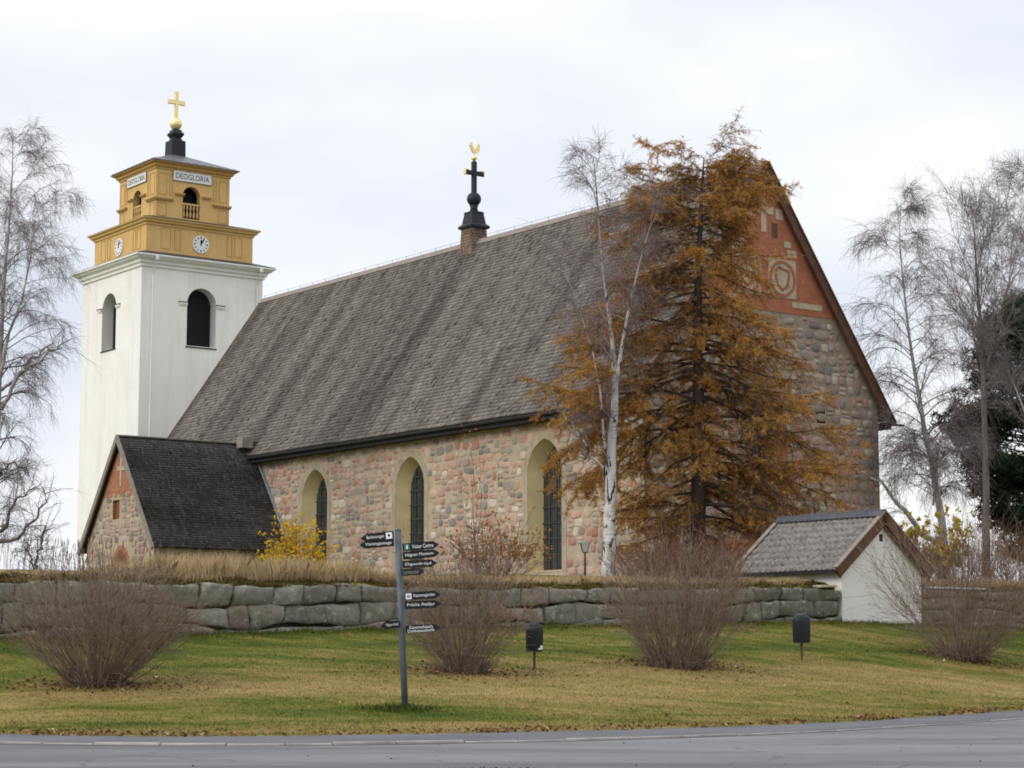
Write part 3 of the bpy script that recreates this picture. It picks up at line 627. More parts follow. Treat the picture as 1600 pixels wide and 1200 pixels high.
mb = MB(); da = arch(PX + .2, 4.3, 7.0, .95, 1.2); mb.prism(da, lambda u, v, w: (u, w, v), pYW - .02, pYW + .1); mb.build('door', M['door_wood'], porch)
mb = MB(); da2 = arch(PX + .2, 4.3, 7.25, 1.2, 1.45); mb.panel(da2, [da], lambda u, v: (u, pYW - .03, v)); mb.strip([(u, pYW - .03, v) for u, v in da2], [(u, pYW, v) for u, v in da2], True); mb.build('door_arch', M['brick_orange'], porch)
pu = np.array([PHW, PZ - PZE]); pu /= np.linalg.norm(pu); pl = math.hypot(PHW, PZ - PZE); pd = -YW + .02 - PY
mb = MB()
for s in (-1, 1):
    n = np.array([s * pu[1], 0, pu[0]]); P = [(PX + s * PHW, PY, PZE), (PX + s * PHW, PY + pd, PZE), (PX, PY + pd, PZ), (PX, PY, PZ)]
    top = [tuple(np.array(p) - n * .012) for p in P]; low = [tuple(np.array(p) - n * .14) for p in P]
    mb.add(top + low, [(0, 1, 2, 3), (7, 6, 5, 4), (0, 4, 5, 1), (1, 5, 6, 2), (3, 7, 4, 0)])
proof = mb.build('porch_roof', M['tar'], porch)
for s in (-1, 1):
    shingles('shingles', M['shingle_dark'], proof, (PX + s * (PHW + .03), PY, PZE - .05), (0, 1, 0), (-s * pu[0], 0, pu[1]), pd, pl + .03, (s * pu[1], 0, pu[0]), .18, .12, .028, .014)
for s in (-1, 1):
    mb = MB()
    d = np.array([s * pu[0], 0, -pu[1]]); n = np.array([s * pu[1], 0, pu[0]]); c = np.array([PX, PY - .02, PZ]) + d * (pl + .12) / 2 - n * .06
    mb.obox(c, (0, .05, 0), d * (pl + .12) / 2, n * .15)
    mb.build('verge_board', M['grey_wood'], proof)
mb = MB(); mb.box(PX - .16, PX + .16, PY, PY + pd, PZ - .02, PZ + .05); mb.build('ridge_cap', M['grey_wood'], proof)
for s in (-1, 1):
    mb = MB()
    n = np.array([s * pu[1], 0, pu[0]]); d = np.array([s * pu[0], 0, -pu[1]]); c = np.array([PX, PY + pd - .12, PZ]) + d * pl * .56 + n * .05
    mb.obox(c, (0, .1, 0), d * pl * .43, n * .05)
    mb.build('flashing', M['lead'], proof)
mb = MB(); mb.obox((PX + .55, -8.3, 13.35), (.35, 0, 0), (0, .35, 0), (0, 0, .3)); mb.build('valley_box', M['grey_wood'], proof)

# ------------------------------------------------------------------ bell tower
ZT = 4.6; MB.dz = -ZT
tower = empty('bell_tower', l2w(-61.4, 0, ZT), ROT)
tag(tower, 'white bell tower with two ochre upper storeys and a gilded cross', 'bell tower')
TW = 4.7
tw = MB(); E_w = round_arch(-.08, 22.25, 25.22, 1.13); S_w = round_arch(-.3, 22.2, 25.1, 1.13)
tE = lambda u, v, d=0: (TW - d, u, v); tS = lambda u, v, d=0: (u, -TW + d, v)
B = [(-TW, 4), (TW, 4), (TW, 27.6), (-TW, 27.6)]
tw.panel(B, [E_w], lambda u, v: tE(u, v)); tw.panel(B, [S_w], lambda u, v: tS(u, v))
tw.panel(B, [], lambda u, v: (-TW, u, v)); tw.panel(B, [], lambda u, v: (u, TW, v))
tw.box(-5.0, 5.0, -5.0, 5.0, 3.8, 7.2)
tw.build('shaft', M['tower'], tower)
for outl, f in ((E_w, tE), (S_w, tS)):
    mb = MB(); mb.strip([f(u, v, 0) for u, v in outl], [f(u, v, .9) for u, v in outl], True); w = mb.build('belfry_window', M['cornice'], tower)
    mb = MB(); mb.panel(outl, [], lambda u, v: f(u, v, .9)); cu = sum(u for u, v in outl[:2]) / 2
    for i in range(28):
        v = 22.3 + i * .145
        if v < 26.1:
            h = 1.1 if v < 25.1 else math.sqrt(max(.01, 1.13 ** 2 - (v - 25.15) ** 2))
            A, Bq = np.array(f(cu - h, v, .86)), np.array(f(cu + h, v, .86)); N = np.array(f(cu, v, 0)) - np.array(f(cu, v, 1.))
            mb.obox((A + Bq) / 2, (Bq - A) / 2, N * .05 + np.array([0, 0, -.045]), np.array([0, 0, .012]))
    mb.build('louvre', M['louvre'], w)
    for s in (-1, 1):
        mb = MB(); mt = MB()
        for (a_, h0, h1, d) in ((1.13, 25.0, 25.1, .06), (1.13, 25.1, 25.22, .12)):
            u0, u1 = sorted((cu + s * a_, cu + s * (a_ + .62))); p, q = np.array(f(u0, h0, .0)), np.array(f(u1, h1, -d)); lo, hi = np.minimum(p, q), np.maximum(p, q)
            mb.box(lo[0], hi[0], lo[1], hi[1], lo[2], hi[2])
        u0, u1 = sorted((cu + s * 1.1, cu + s * (1.13 + .66))); p, q = np.array(f(u0, 25.22, .0)), np.array(f(u1, 25.27, -.15)); lo, hi = np.minimum(p, q), np.maximum(p, q); mt.box(lo[0], hi[0], lo[1], hi[1], lo[2], hi[2])
        im = mb.build('impost', M['cornice'], w); mt.build('impost_cap', M['slate'], im)
    mb = MB(); p, q = np.array(f(cu - 1.2, 22.12, .3)), np.array(f(cu + 1.2, 22.2, -.06)); lo, hi = np.minimum(p, q), np.maximum(p, q); mb.box(lo[0], hi[0], lo[1], hi[1], lo[2], hi[2]); mb.build('sill', M['slate'], w)
mb = MB(); mb.sq([(4.7, 27.45), (4.82, 27.45), (4.82, 27.62), (4.95, 27.7), (4.98, 27.86), (5.2, 27.98), (5.3, 28.1), (5.4, 28.13), (5.4, 28.24), (4.0, 28.26)]); cor = mb.build('cornice', M['cornice'], tower)
mb = MB(); mb.sq([(5.36, 28.243), (5.36, 28.29), (4.2, 28.66), (4.0, 28.67)]); mb.build('cornice_roof', M['slate'], cor)
for (x, y) in ((4.86, -3.9), (4.86, 4.2)):
    mb = MB(); mb.tube([(5.42, y, 28.0), (5.3, y, 27.75), (4.86, y, 27.2), (4.8, y, 26.8), (4.8, y, 5)], .06, 8); mb.box(5.3, 5.5, y - .1, y + .1, 27.85, 28.15)
    mb.build('downpipe', M['cornice'], tower)
# lower ochre storey
LH = 4.15
mb = MB(); mb.sq([(LH, 28.5), (LH, 30.5), (LH + .08, 30.52), (LH + .1, 30.64), (LH + .25, 30.72), (LH + .3, 30.86), (LH + .42, 30.9), (LH + .44, 30.98), (2.6, 31.0)]); low = mb.build('clock_storey', M['ochre'], tower)
mb = MB(); mb.sq([(LH + .42, 30.982), (LH + .42, 31.01), (2.95, 31.46), (2.5, 31.47)]); mb.build('storey_roof', M['slate'], low)
def framed(parent, H, lst, z0, z1, t=.035, d=.03):       # thin raised mouldings that frame the pilasters, all four faces
    for (u0, u1) in lst:
        for fx in (lambda u, w: (H + w, u), lambda u, w: (u, -H - w)):
            mb = MB()
            for (a0, a1, b0, b1) in ((u0, u0 + t, z0, z1), (u1 - t, u1, z0, z1), (u0 + t, u1 - t, z1 - t, z1), (u0 + t, u1 - t, z0, z0 + t)):
                p, q = fx(a0, -.02), fx(a1, d); mb.box(min(p[0], q[0]), max(p[0], q[0]), min(p[1], q[1]), max(p[1], q[1]), b0, b1)
            mb.build('panel_moulding', M['ochre_dark'], parent)
framed(low, LH, [(-3.05, -2.3), (-2.0, -1.55), (2.1, 2.5), (2.7, 3.3)], 28.95, 30.4)
def clock(f):
    mb = MB(); n = 40; R = .63; rim = [(R * math.cos(2 * math.pi * i / n), 29.55 + R * math.sin(2 * math.pi * i / n)) for i in range(n)]
    mb.strip([f(u, v, -.02) for u, v in rim], [f(u, v, .07) for u, v in rim], True); mb.panel(rim, [], lambda u, v: f(u, v, .07)); ck = mb.build('clock', M['white_paint'], tower)
    for i in range(12):
        mb = MB(); a = math.pi / 6 * i; d = np.array([math.sin(a), math.cos(a)]); pn = np.array([d[1], -d[0]]); w = .035 if i % 3 else .05; q = [d * .40 + pn * w, d * .40 - pn * w, d * .54 - pn * w, d * .54 + pn * w]
        mb.add([f(x, 29.55 + y, .078) for x, y in q], [(0, 1, 2, 3)]); mb.build('numeral', M['ink'], ck)
    for nm, a, l, w in (('hour_hand', .05, .36, .075), ('minute_hand', .52, .50, .05)):
        d = np.array([math.sin(a), math.cos(a)]); pn = np.array([d[1], -d[0]]); q = [-d * .1 - pn * w * .5, -d * .1 + pn * w * .5, d * l * .7 + pn * w, d * l, d * l * .7 - pn * w]
        z = .085 if nm == 'hour_hand' else .092; mb = MB(); mb.add([f(x, 29.55 + y, z) for x, y in q], [(0, 1, 2, 3, 4)]); mb.build(nm, M['ink'], ck)
clock(lambda u, v, d: (LH + d, u + .02, v)); clock(lambda u, v, d: (u - .1, -LH - d, v))
# upper ochre storey
UH = 2.9
uE = lambda u, v, d=0: (UH - d, u, v); uS = lambda u, v, d=0: (u, -UH + d, v)
oE = round_arch(-.12, 31.55, 33.2, .68); oS = round_arch(-.02, 31.55, 33.1, .68)
mb = MB(); B = [(-UH, 31.3), (UH, 31.3), (UH, 35.1), (-UH, 35.1)]
mb.panel(B, [oE], lambda u, v: uE(u, v)); mb.panel(B, [oS], lambda u, v: uS(u, v)); mb.panel(B, [], lambda u, v: (-UH, u, v)); mb.panel(B, [], lambda u, v: (u, UH, v))
bel = mb.build('belfry', M['ochre'], tower)
mb = MB(); mb.sq([(UH - .3, 34.85), (UH + .06, 34.86), (UH + .08, 34.98), (UH + .2, 35.06), (UH + .25, 35.2), (UH + .42, 35.27), (UH + .5, 35.36), (2.4, 35.38)]); mb.build('eaves_moulding', M['ochre_dark'], bel)
mb = MB(); mb.sq([(UH + .54, 35.37), (UH + .54, 35.41), (.56, 36.62), (.4, 36.63)]); rt = mb.build('roof', M['tin'], tower)
mb = MB()
for s in (-1, 1):
    for k in np.linspace(-3.1, 3.1, 11):
        for ax in (0, 1):
            e0 = np.array([s * (UH + .54), k, 35.43]) if ax == 0 else np.array([k, s * (UH + .54), 35.43]); t_ = min(1, (UH + .54 - abs(k)) / (UH + .54 - .0)); e1 = e0 + (np.array([0 if ax == 0 else k, 0 if ax else k, 0]) + np.array([0, 0, 36.75]) - e0) * min(.82, t_)
            mb.tube([e0, e1], .025, 4)
mb.build('standing_seam', M['tin'], rt)
framed(bel, UH, [(-2.72, -2.05), (-1.85, -1.6), (1.6, 1.85), (2.05, 2.72)], 33.05, 34.6); framed(bel, UH, [(-2.72, -2.05), (2.05, 2.72)], 31.55, 32.5)
for f in (uE, uS):
    for s in (-1, 1):
        mb = MB()
        for (h0, h1, d, u0, u1) in ((32.62, 32.72, .1, 1.62, 2.98), (32.72, 32.84, .2, 1.55, 3.0), (33.12, 33.2, .1, .7, 1.35), (33.2, 33.3, .18, .7, 1.42)):
            a, b = sorted((s * u0, s * u1)); p, q = np.array(f(a, h0, .05)), np.array(f(b, h1, -d)); lo, hi = np.minimum(p, q), np.maximum(p, q); mb.box(lo[0], hi[0], lo[1], hi[1], lo[2], hi[2])
        mb.build('string_course', M['ochre_dark'], bel)
for outl, f in ((oE, uE), (oS, uS)):
    cu = sum(u for u, v in outl[:2]) / 2
    mb = MB(); mb.strip([f(u, v, 0) for u, v in outl], [f(u, v, .5) for u, v in outl], True); op = mb.build('arched_opening', M['ochre'], bel)
    mb = MB(); mb.panel(outl, [], lambda u, v: f(u, v, .9)); mb.build('shade_panel', M['dark'], op)  # flat near-black sheet; its colour stands in for shade inside the arch
    mb = MB(); p, q = np.array(f(cu - .66, 32.55, .05)), np.array(f(cu + .66, 32.68, .2)); lo, hi = np.minimum(p, q), np.maximum(p, q); mb.box(lo[0], hi[0], lo[1], hi[1], lo[2], hi[2]); ral = mb.build('balustrade', M['ochre'], op)
    for i in range(5):
        c = np.array(f(cu - .52 + i * .26, 0, .12)); mb = MB(); mb.lathe([(.04, 31.6), (.085, 31.8), (.07, 31.95), (.035, 32.15), (.075, 32.35), (.045, 32.55)], c[0], c[1], 8); mb.build('baluster', M['ochre'], ral, True)
for f, rt_, nm in ((lambda u, v, d: (UH + d, u, v), (0, 1, 0), 'E'), (lambda u, v, d: (u, -UH - d, v), (1, 0, 0), 'S')):
    cu = -.09 if nm == 'E' else -.05
    mb = MB(); p, q = np.array(f(cu - 1.5, 34.2, -.02)), np.array(f(cu + 1.5, 34.88, .07)); lo, hi = np.minimum(p, q), np.maximum(p, q); mb.box(lo[0], hi[0], lo[1], hi[1], lo[2], hi[2]); bd = mb.build('inscription_board', M['white_paint'], bel)
    fr = MB()
    for (a, b, c0, d0) in ((-1.54, 1.54, 34.16, 34.2), (-1.54, 1.54, 34.88, 34.92), (-1.54, -1.5, 34.2, 34.88), (1.5, 1.54, 34.2, 34.88)):
        p, q = np.array(f(cu + a, c0, -.02)), np.array(f(cu + b, d0, .09)); lo, hi = np.minimum(p, q), np.maximum(p, q); fr.box(lo[0], hi[0], lo[1], hi[1], lo[2], hi[2])
    fr.build('board_frame', M['grey_wood'], bd)
    tx = text_obj('inscription', 'DEOGLORIA', 2.62, .4, f(cu, 34.54, .074), rt_, (0, 0, 1), M['ink'], bd)
mb = MB(); mb.sq([(.56, 36.5), (.54, 37.75), (.36, 37.86), (.30, 38.0), (.44, 38.2), (.47, 38.34), (.36, 38.44), (.30, 38.62), (.1, 38.63)]); pd_ = mb.build('pedestal', M['black'], tower, bevel=.015)
mb = MB(); mb.lathe([(.45 * math.cos(t), 39.06 + .45 * math.sin(t)) for t in np.linspace(-1.4, 1.45, 14)], 0, 0, 22); mb.build('orb', M['gold'], tower, True)
mb = MB(); mb.prism([(-.10, 39.4), (.10, 39.4), (.12, 40.54), (.66, 40.52), (.66, 40.8), (.12, 40.78), (.13, 41.42), (-.13, 41.42), (-.12, 40.78), (-.66, 40.8), (-.66, 40.52), (-.12, 40.54)], lambda u, v, w: (w, u, v), -.09, .09); mb.build('cross', M['gold'], tower, bevel=.02)
MB.dz = 0

# ------------------------------------------------------------------ churchyard wall of granite blocks
US = [0, .025, .09, .25, .42, .6, .76, .91, .975, 1]; VS = [0, .04, .14, .38, .64, .86, .96, 1]
def one_stone(V, F, q, nx, ny):
    j = lambda a: random.uniform(-a, a); bulge = random.uniform(.04, .09); off = random.uniform(-.035, .04); b0 = len(V); gx, gy = j(.06), j(.07); cx, cy = random.uniform(.25, .75), random.uniform(.25, .75); f1, f2, f3 = random.uniform(0, 6), random.uniform(0, 6), random.uniform(-.12, .12)
    for a in range(ny):
        for b in range(nx):
            u, v = US[b], VS[a]; uu, vv = 2 * u - 1, 2 * v - 1; edge = b in (0, nx - 1) or a in (0, ny - 1)
            p = (q[0] * (1 - u) + q[1] * u) * (1 - v) + (q[3] * (1 - u) + q[2] * u) * v
            if edge: p = p + np.array([.022 * math.sin(v * 7 + f1), .022 * math.sin(u * 8 + f2)]) * (1 if not ((b in (0, nx - 1)) and (a in (0, ny - 1))) else .3)
            corner = max(0, abs(uu) + abs(vv) - 1.55) * .12
            s = off + bulge * (0 if edge else .6 if (b in (1, nx - 2) or a in (1, ny - 2)) else 1) + gx * uu * .5 + gy * vv * .5 - corner + f3 * max(0, u - cx) - .1 * max(0, cy - v) * (f1 > 3) + (0 if edge else random.uniform(-.022, .022))
            V.append((s, p[0], p[1]))
    for a in range(ny - 1):
        for b in range(nx - 1): i = b0 + a * nx + b; F.append((i, i + 1, i + nx + 1, i + nx))
    rim = [b0 + b for b in range(nx)] + [b0 + a * nx + nx - 1 for a in range(1, ny)] + [b0 + (ny - 1) * nx + b for b in range(nx - 2, -1, -1)] + [b0 + a * nx for a in range(ny - 2, 0, -1)]
    b1 = len(V); V += [(-.45, V[i][1], V[i][2]) for i in rim]; n = len(rim)
    F += [(rim[i], b1 + i, b1 + (i + 1) % n, rim[(i + 1) % n]) for i in range(n)]
def stone_wall(name, t0, t1, label, courses, lens, base_f=wall_base, top_f=wall_top):
    V = []; F = []; nx, ny = 10, 8; t_org = (t0 + t1) / 2
    def line(k, t):
        zb, zt = float(base_f(t)) - .22, float(top_f(t)); f = courses[k]
        w = 0 if k in (0,) else (.075 * math.sin(t * 1.7 + k * 2.1) + .07 * math.sin(t * .73 + k) + .05 * math.sin(t * 4.1 + k * 5)) * (1 if k < len(courses) - 1 else .45)
        return zb + (zt - zb) * f + w
    for k in range(len(courses) - 1):
        t = t0
        while t < t1 - .05:
            ln = random.uniform(*lens) * random.choice((.7, 1, 1, 1.25)); te = min(t + ln, t1)
            if t1 - te < .4: te = t1
            tilt = random.uniform(-.17, .17) if te < t1 else 0; g = random.uniform(.004, .013)
            za, zb_, zc, zd = line(k, t), line(k, te), line(k + 1, te), line(k + 1, t)
            j = lambda a: random.uniform(-a, a)
            q4 = [np.array([t + g, za + g + j(.02)]), np.array([te - g, zb_ + g + j(.02)]), np.array([te - g + tilt, zc - g + j(.035)]), np.array([t + g + getattr(stone_wall, 'pt', 0), zd - g + j(.035)])]; stone_wall.pt = tilt if te < t1 else 0
            fq = random.uniform(.4, .62)
            lp = lambda p_, q_, f_: p_ * (1 - f_) + q_ * f_
            if k == len(courses) // 2 - 1 + (len(courses) > 4) and random.random() < .14 and q4[3][1] - q4[0][1] > .52:
                e_ = np.array([0, g]); subs = [[q4[0], q4[1], lp(q4[1], q4[2], fq) - e_, lp(q4[0], q4[3], fq) - e_], [lp(q4[0], q4[3], fq) + e_, lp(q4[1], q4[2], fq) + e_, q4[2], q4[3]]]
            else: subs = [q4]
            for q in subs: one_stone(V, F, q, nx, ny)
            t = te
    V = np.array(V, float); W = OX + np.outer(V[:, 0] + WX, EX) + np.outer(V[:, 1], NY); W[:, 2] = V[:, 2]
    c = l2w(WX, t_org, float(base_f(t_org))); W = W - c
    o = empty(name, c); tag(o, label, 'stone wall', 'churchyard walls')
    np_mesh('stonework', W, np.array(F), M['granite'], o)
    mb = MB()
    ts = np.linspace(t0 + .02, t1 - .02, 60)
    fr = [l2w(WX - .10, t, float(base_f(t)) - .3) - c for t in ts]; tp = [l2w(WX - .10, t, float(top_f(t)) - .10) - c for t in ts]; bk = [l2w(WX - .5, t, float(top_f(t)) - .10) - c for t in ts]
    mb.strip(fr, tp); mb.strip(tp, bk); mb.build('earth_core', M['soil'], o)
    return o
stone_wall('stone_wall', -78, -16.28, 'long wall of big grey granite blocks topped with turf, along the lawn', [0, .26, .64, 1.0], (.75, 1.5))
stone_wall('stone_wall', -12.32, 24, 'shaded stone wall half hidden by the bare shrub beyond the white gatehouse', [0, .22, .52, .78, 1.0], (.8, 1.8))
mb = MB()
for t, ln in ((-12.0, .7), (-11.2, .8), (-10.35, .75), (-9.6, .5)): mb.box(-.3, .12, t, t + ln - .04, 0, .06)
cp = mb.build('coping_slab', M['white_paint'], None, bevel=.012); cp.location = l2w(WX, 0, float(wall_top(-11)) + .05); cp.rotation_euler = (0, 0, ROT); tag(cp, 'pale slabs laid along the wall top just right of the white gatehouse', 'coping')
mb = MB(); mb.box(-.2, .2, -.4, .4, 0, .08); cp = mb.build('flat_stone', M['plaster_pale'], None, bevel=.02); cp.location = l2w(WX - .02, -16.95, float(wall_top(-17)) + .02); cp.rotation_euler = (.03, .02, ROT + .08); tag(cp, 'small pale flat stone on the wall top beside the white gatehouse', 'stone')

# ------------------------------------------------------------------ gatehouse in the wall
GZ = 2.2; MB.dz = -GZ
gate = empty('gatehouse', l2w(20.45, -14.3, GZ), ROT); tag(gate, 'small white gabled gatehouse with grey pantile roof set in the stone wall', 'gatehouse')
GH, GR, GE, GLN = 2.3, 6.1, 4.2, 5.0; gs = (GR - GE) / GH; gw = 1.92; gzt = lambda y: GR - .2 - gs * abs(y)
mb = MB(); wp = [(-gw, 1.9), (gw, 1.9), (gw, gzt(gw)), (0, GR - .2), (-gw, gzt(gw))]; vent = [(-.33, 5.14), (-.15, 5.14), (-.15, 5.4), (-.33, 5.4)]
vent = [(-.09, 5.17), (.09, 5.17), (.09, 5.42), (-.09, 5.42)]
mb.panel(wp, [vent], lambda u, v: (0, u, v)); mb.panel(wp, [], lambda u, v: (-GLN + .3, u, v))
for s in (-1, 1): mb.add([(0, s * gw, 1.9), (-GLN + .3, s * gw, 1.9), (-GLN + .3, s * gw, gzt(gw)), (0, s * gw, gzt(gw))], [(0, 1, 2, 3)])
mb.build('wall', M['white'], gate)
mb = MB(); mb.strip([(0, u, v) for u, v in vent], [(-.22, u, v) for u, v in vent], True); mb.panel(vent, [], lambda u, v: (-.22, u, v)); mb.build('vent_opening', M['grey_wood'], gate)
gu = np.array([GH, GR - GE]); gu /= np.linalg.norm(gu); gl = math.hypot(GH, GR - GE); X0, X1 = -GLN, .22
mb = MB()
for s in (-1, 1):
    n = np.array([0, s * gu[1], gu[0]]); d = np.array([0, s * gu[0], -gu[1]]); mb.obox(np.array([(X0 + X1) / 2, 0, GR]) + d * gl / 2 - n * .1, ((X1 - X0) / 2, 0, 0), d * gl / 2, n * .04)
groof = mb.build('roof', M['tar'], gate)
V = []; F = []
for s in (-1, 1):
    n = np.array([0, s * gu[1], gu[0]]); d = np.array([0, s * gu[0], -gu[1]]); xs_ = np.arange(X0 + .02, X1 - .02, .25 / 8); prof = .042 * np.cos(2 * np.pi * xs_ / .25) + .014 * np.cos(4 * np.pi * xs_ / .25 + .6)
    rows = 8; ch = gl / rows
    for r in range(rows):
        q0, q1 = r * ch, (r + 1) * ch + .05; b0 = len(V)
        tile = np.floor(xs_ / .25).astype(int); jit = np.array([random.uniform(-.008, .012) for _ in range(tile.min(), tile.max() + 1)])[tile - tile.min()]
        for (q, w) in ((q0, -.03), (q1, .045), (q1, -.03)):
            for x, p_, jj in zip(xs_, prof, jit): V.append(np.array([x, 0, GR]) + d * (q + (jj * 1.5 if q == q1 else 0)) + n * (p_ + w + jj + .0))
        m_ = len(xs_)
        for k2 in range(2):
            for i in range(m_ - 1): F.append((b0 + k2 * m_ + i, b0 + k2 * m_ + i + 1, b0 + (k2 + 1) * m_ + i + 1, b0 + (k2 + 1) * m_ + i))
V = np.array(V); V[:, 2] -= GZ
np_mesh('pantiles', V, np.array(F), M['pantile'], groof)
for s in (-1, 1):
    mb = MB(); n = np.array([0, s * gu[1], gu[0]]); d = np.array([0, s * gu[0], -gu[1]])
    for x, w_ in ((X1 - .02, .17), (X1 - .1, .12)): mb.obox(np.array([x, 0, GR]) + d * (gl + .06) / 2 - n * (.1 if w_ > .15 else .22), (.03, 0, 0), d * (gl + .06) / 2, n * w_)
    mb.build('verge_board', M['brown_wood'], groof); mb = MB(); mb.obox(np.array([X0, 0, GR]) + d * gl / 2 - n * .04, (.04, 0, 0), d * gl / 2, n * .1); mb.build('verge_board', M['brown_wood'], groof)
    mb = MB(); mb.obox(np.array([X1 - .05, 0, GR]) + d * gl / 2 + n * .085, (.1, 0, 0), d * (gl + .08) / 2, n * .018); mb.build('verge_capping', M['grey_wood'], groof); mb = MB(); mb.obox(np.array([X0 + .05, 0, GR]) + d * gl / 2 + n * .085, (.1, 0, 0), d * (gl + .08) / 2, n * .018); mb.build('verge_capping', M['grey_wood'], groof)
    mb = MB(); mb.box(X0 + .05, X1 - .08, s * GH - .06, s * GH + .02, GE - .16, GE - .03); mb.build('eaves_board', M['tar'], groof)
mb = MB()
for s in (-1, 1): mb.obox(((X0 + X1) / 2, s * .12, GR + .03), ((X1 - X0) / 2 + .02, 0, 0), (0, s * gu[0] * .16, -gu[1] * .16), (0, s * gu[1] * .02, gu[0] * .02))
mb.tube([(X0 - .02, 0, GR + .12), (X1 + .02, 0, GR + .12)], .05, 8); mb.build('ridge_cap', M['ridge_tile'], groof)
MB.dz = 0

# ------------------------------------------------------------------ signpost
sp0 = hit(633, 1110); SD = sp0[1]; PXM = SD / 3204.0
post = empty('signpost', sp0, 0); post.rotation_euler = (0.0, -.0475, 0); tag(post, 'grey leaning signpost carrying black arrow blades with white lettering', 'signpost')
HT = 278 * PXM
mb = MB(); mb.tube([(0, 0, -.3), (0, 0, HT)], .068, 14); mb.lathe([(.07, HT - .02), (.07, HT + .01), (.03, HT + .03)], 0, 0, 14); mb.build('pole', M['pole'], post, True)
mb = MB()
for z in (5.2, 4.66, 3.2, 2.3):
    pass
def blade(side, py0, py1, length, words, icon=None, dyaw=0.0, dim=False, tilt=0.0):
    z = (1110 - (py0 + py1) / 2) * PXM; h = (py1 - py0) * PXM / 2 * .97; ln = length * PXM; th = .018; a = .10
    tip = h * 1.5; ob = MB(); x0 = .085
    pts = [(x0, -h), (ln - tip, -h), (ln - tip * .35, -h * .42), (ln, 0), (ln - tip * .35, h * .42), (ln - tip, h), (x0, h)]
    R = Matrix.Rotation(dyaw, 3, 'Z'); T = Matrix.Rotation(tilt, 3, 'Y')
    def f(u, v, w): p = R @ (T @ Vector((side * u, w - .075, v))); return (p.x, p.y, p.z + z)
    pts2 = pts if side > 0 else pts[::-1]
    ob.prism(pts2, f, -th, th); o = ob.build('arrow_blade', M['ink'], post, bevel=.004)
    X = np.array(R @ (T @ Vector((1, 0, 0)))); Z = np.array(R @ (T @ Vector((0, 0, 1))))
    u0 = x0 + .03; u1 = ln - tip * .9
    if icon:
        k = h * .78; cx = u0 + k if icon != 'plain' else u0 + k * .9
        ic = MB(); ic.prism([(cx - k, -k), (cx + k, -k), (cx + k, k), (cx - k, k)], f, -th - .004, -th); io = ic.build('pictogram', M['teal'] if icon == 'i' else M['lettering'], o)
        g = MB()
        if icon == 'i':
            g.prism([(cx - .018, -k * .65), (cx + .018, -k * .65), (cx + .018, k * .25), (cx - .018, k * .25)], f, -th - .008, -th - .004); g.prism([(cx - .02, k * .42), (cx + .02, k * .42), (cx + .02, k * .7), (cx - .02, k * .7)], f, -th - .008, -th - .004)
            g.build('symbol', M['lettering'], io)
        elif icon == 'sq':
            g.prism([(cx - k * .32, -k * .3), (cx + k * .32, -k * .3), (cx + k * .45, k * .4), (cx - k * .45, k * .4)], f, -th - .008, -th - .004); g.build('symbol', M['ink'], io)
        else:
            for q in (-.35, .0, .35): g.prism([(cx - k * .6, q * k - .006), (cx + k * .6, q * k - .006), (cx + k * .6, q * k + .006), (cx - k * .6, q * k + .006)], f, -th - .008, -th - .004)
            g.build('symbol', M['pole'], io)
        u0 = cx + k + .03
    for i, wd in enumerate(words):
        n = len(words); hh = h * (1.05 if n == 1 else .78); vc = 0 if n == 1 else (h * .47 if i == 0 else -h * .47)
        w = (u1 - u0) * (.94 if n == 1 else (.84 if i == 0 else .96)); uc = (u0 + u1) / 2; p = f(uc, vc, -th)
        text_obj('lettering', wd, w, hh, p, X, Z, M['lettering_dim'] if dim else M['lettering'], o)
M['lettering_dim'] = flat('worn_lettering', (.22, .23, .22), .7, .2, 9)
blade(-1, 833, 846, 58, ['Backstuvugan'], 'sq', -.05, tilt=-.06); blade(-1, 845.5, 857, 60, ['Visningsstuga'], None, -.05, tilt=-.03)
blade(1, 854, 866, 63, ['Visitor Centre'], 'i', .05, tilt=-.04); blade(1, 867, 879, 63, ['Hägnan Museum'], None, .05, tilt=-.04)
blade(1, 880.5, 892, 60, ['Ögonfröjd'], None, -.1); blade(1, 893, 904, 43, ['Lanthandel'], None, -.35, True)
blade(1, 930, 942, 62, ['Kaptensgården'], 'plain', .03, tilt=-.02); blade(1, 943.5, 955.5, 62, ['Fräcks Ateljer'], None, .03)
blade(-1, 972, 983, 38, ['Hägnan hotell'], None, .5, tilt=-.05); blade(1, 981, 993, 60, ['Gammelstads', 'Delikatessbutik'], None, 0, tilt=-.02)

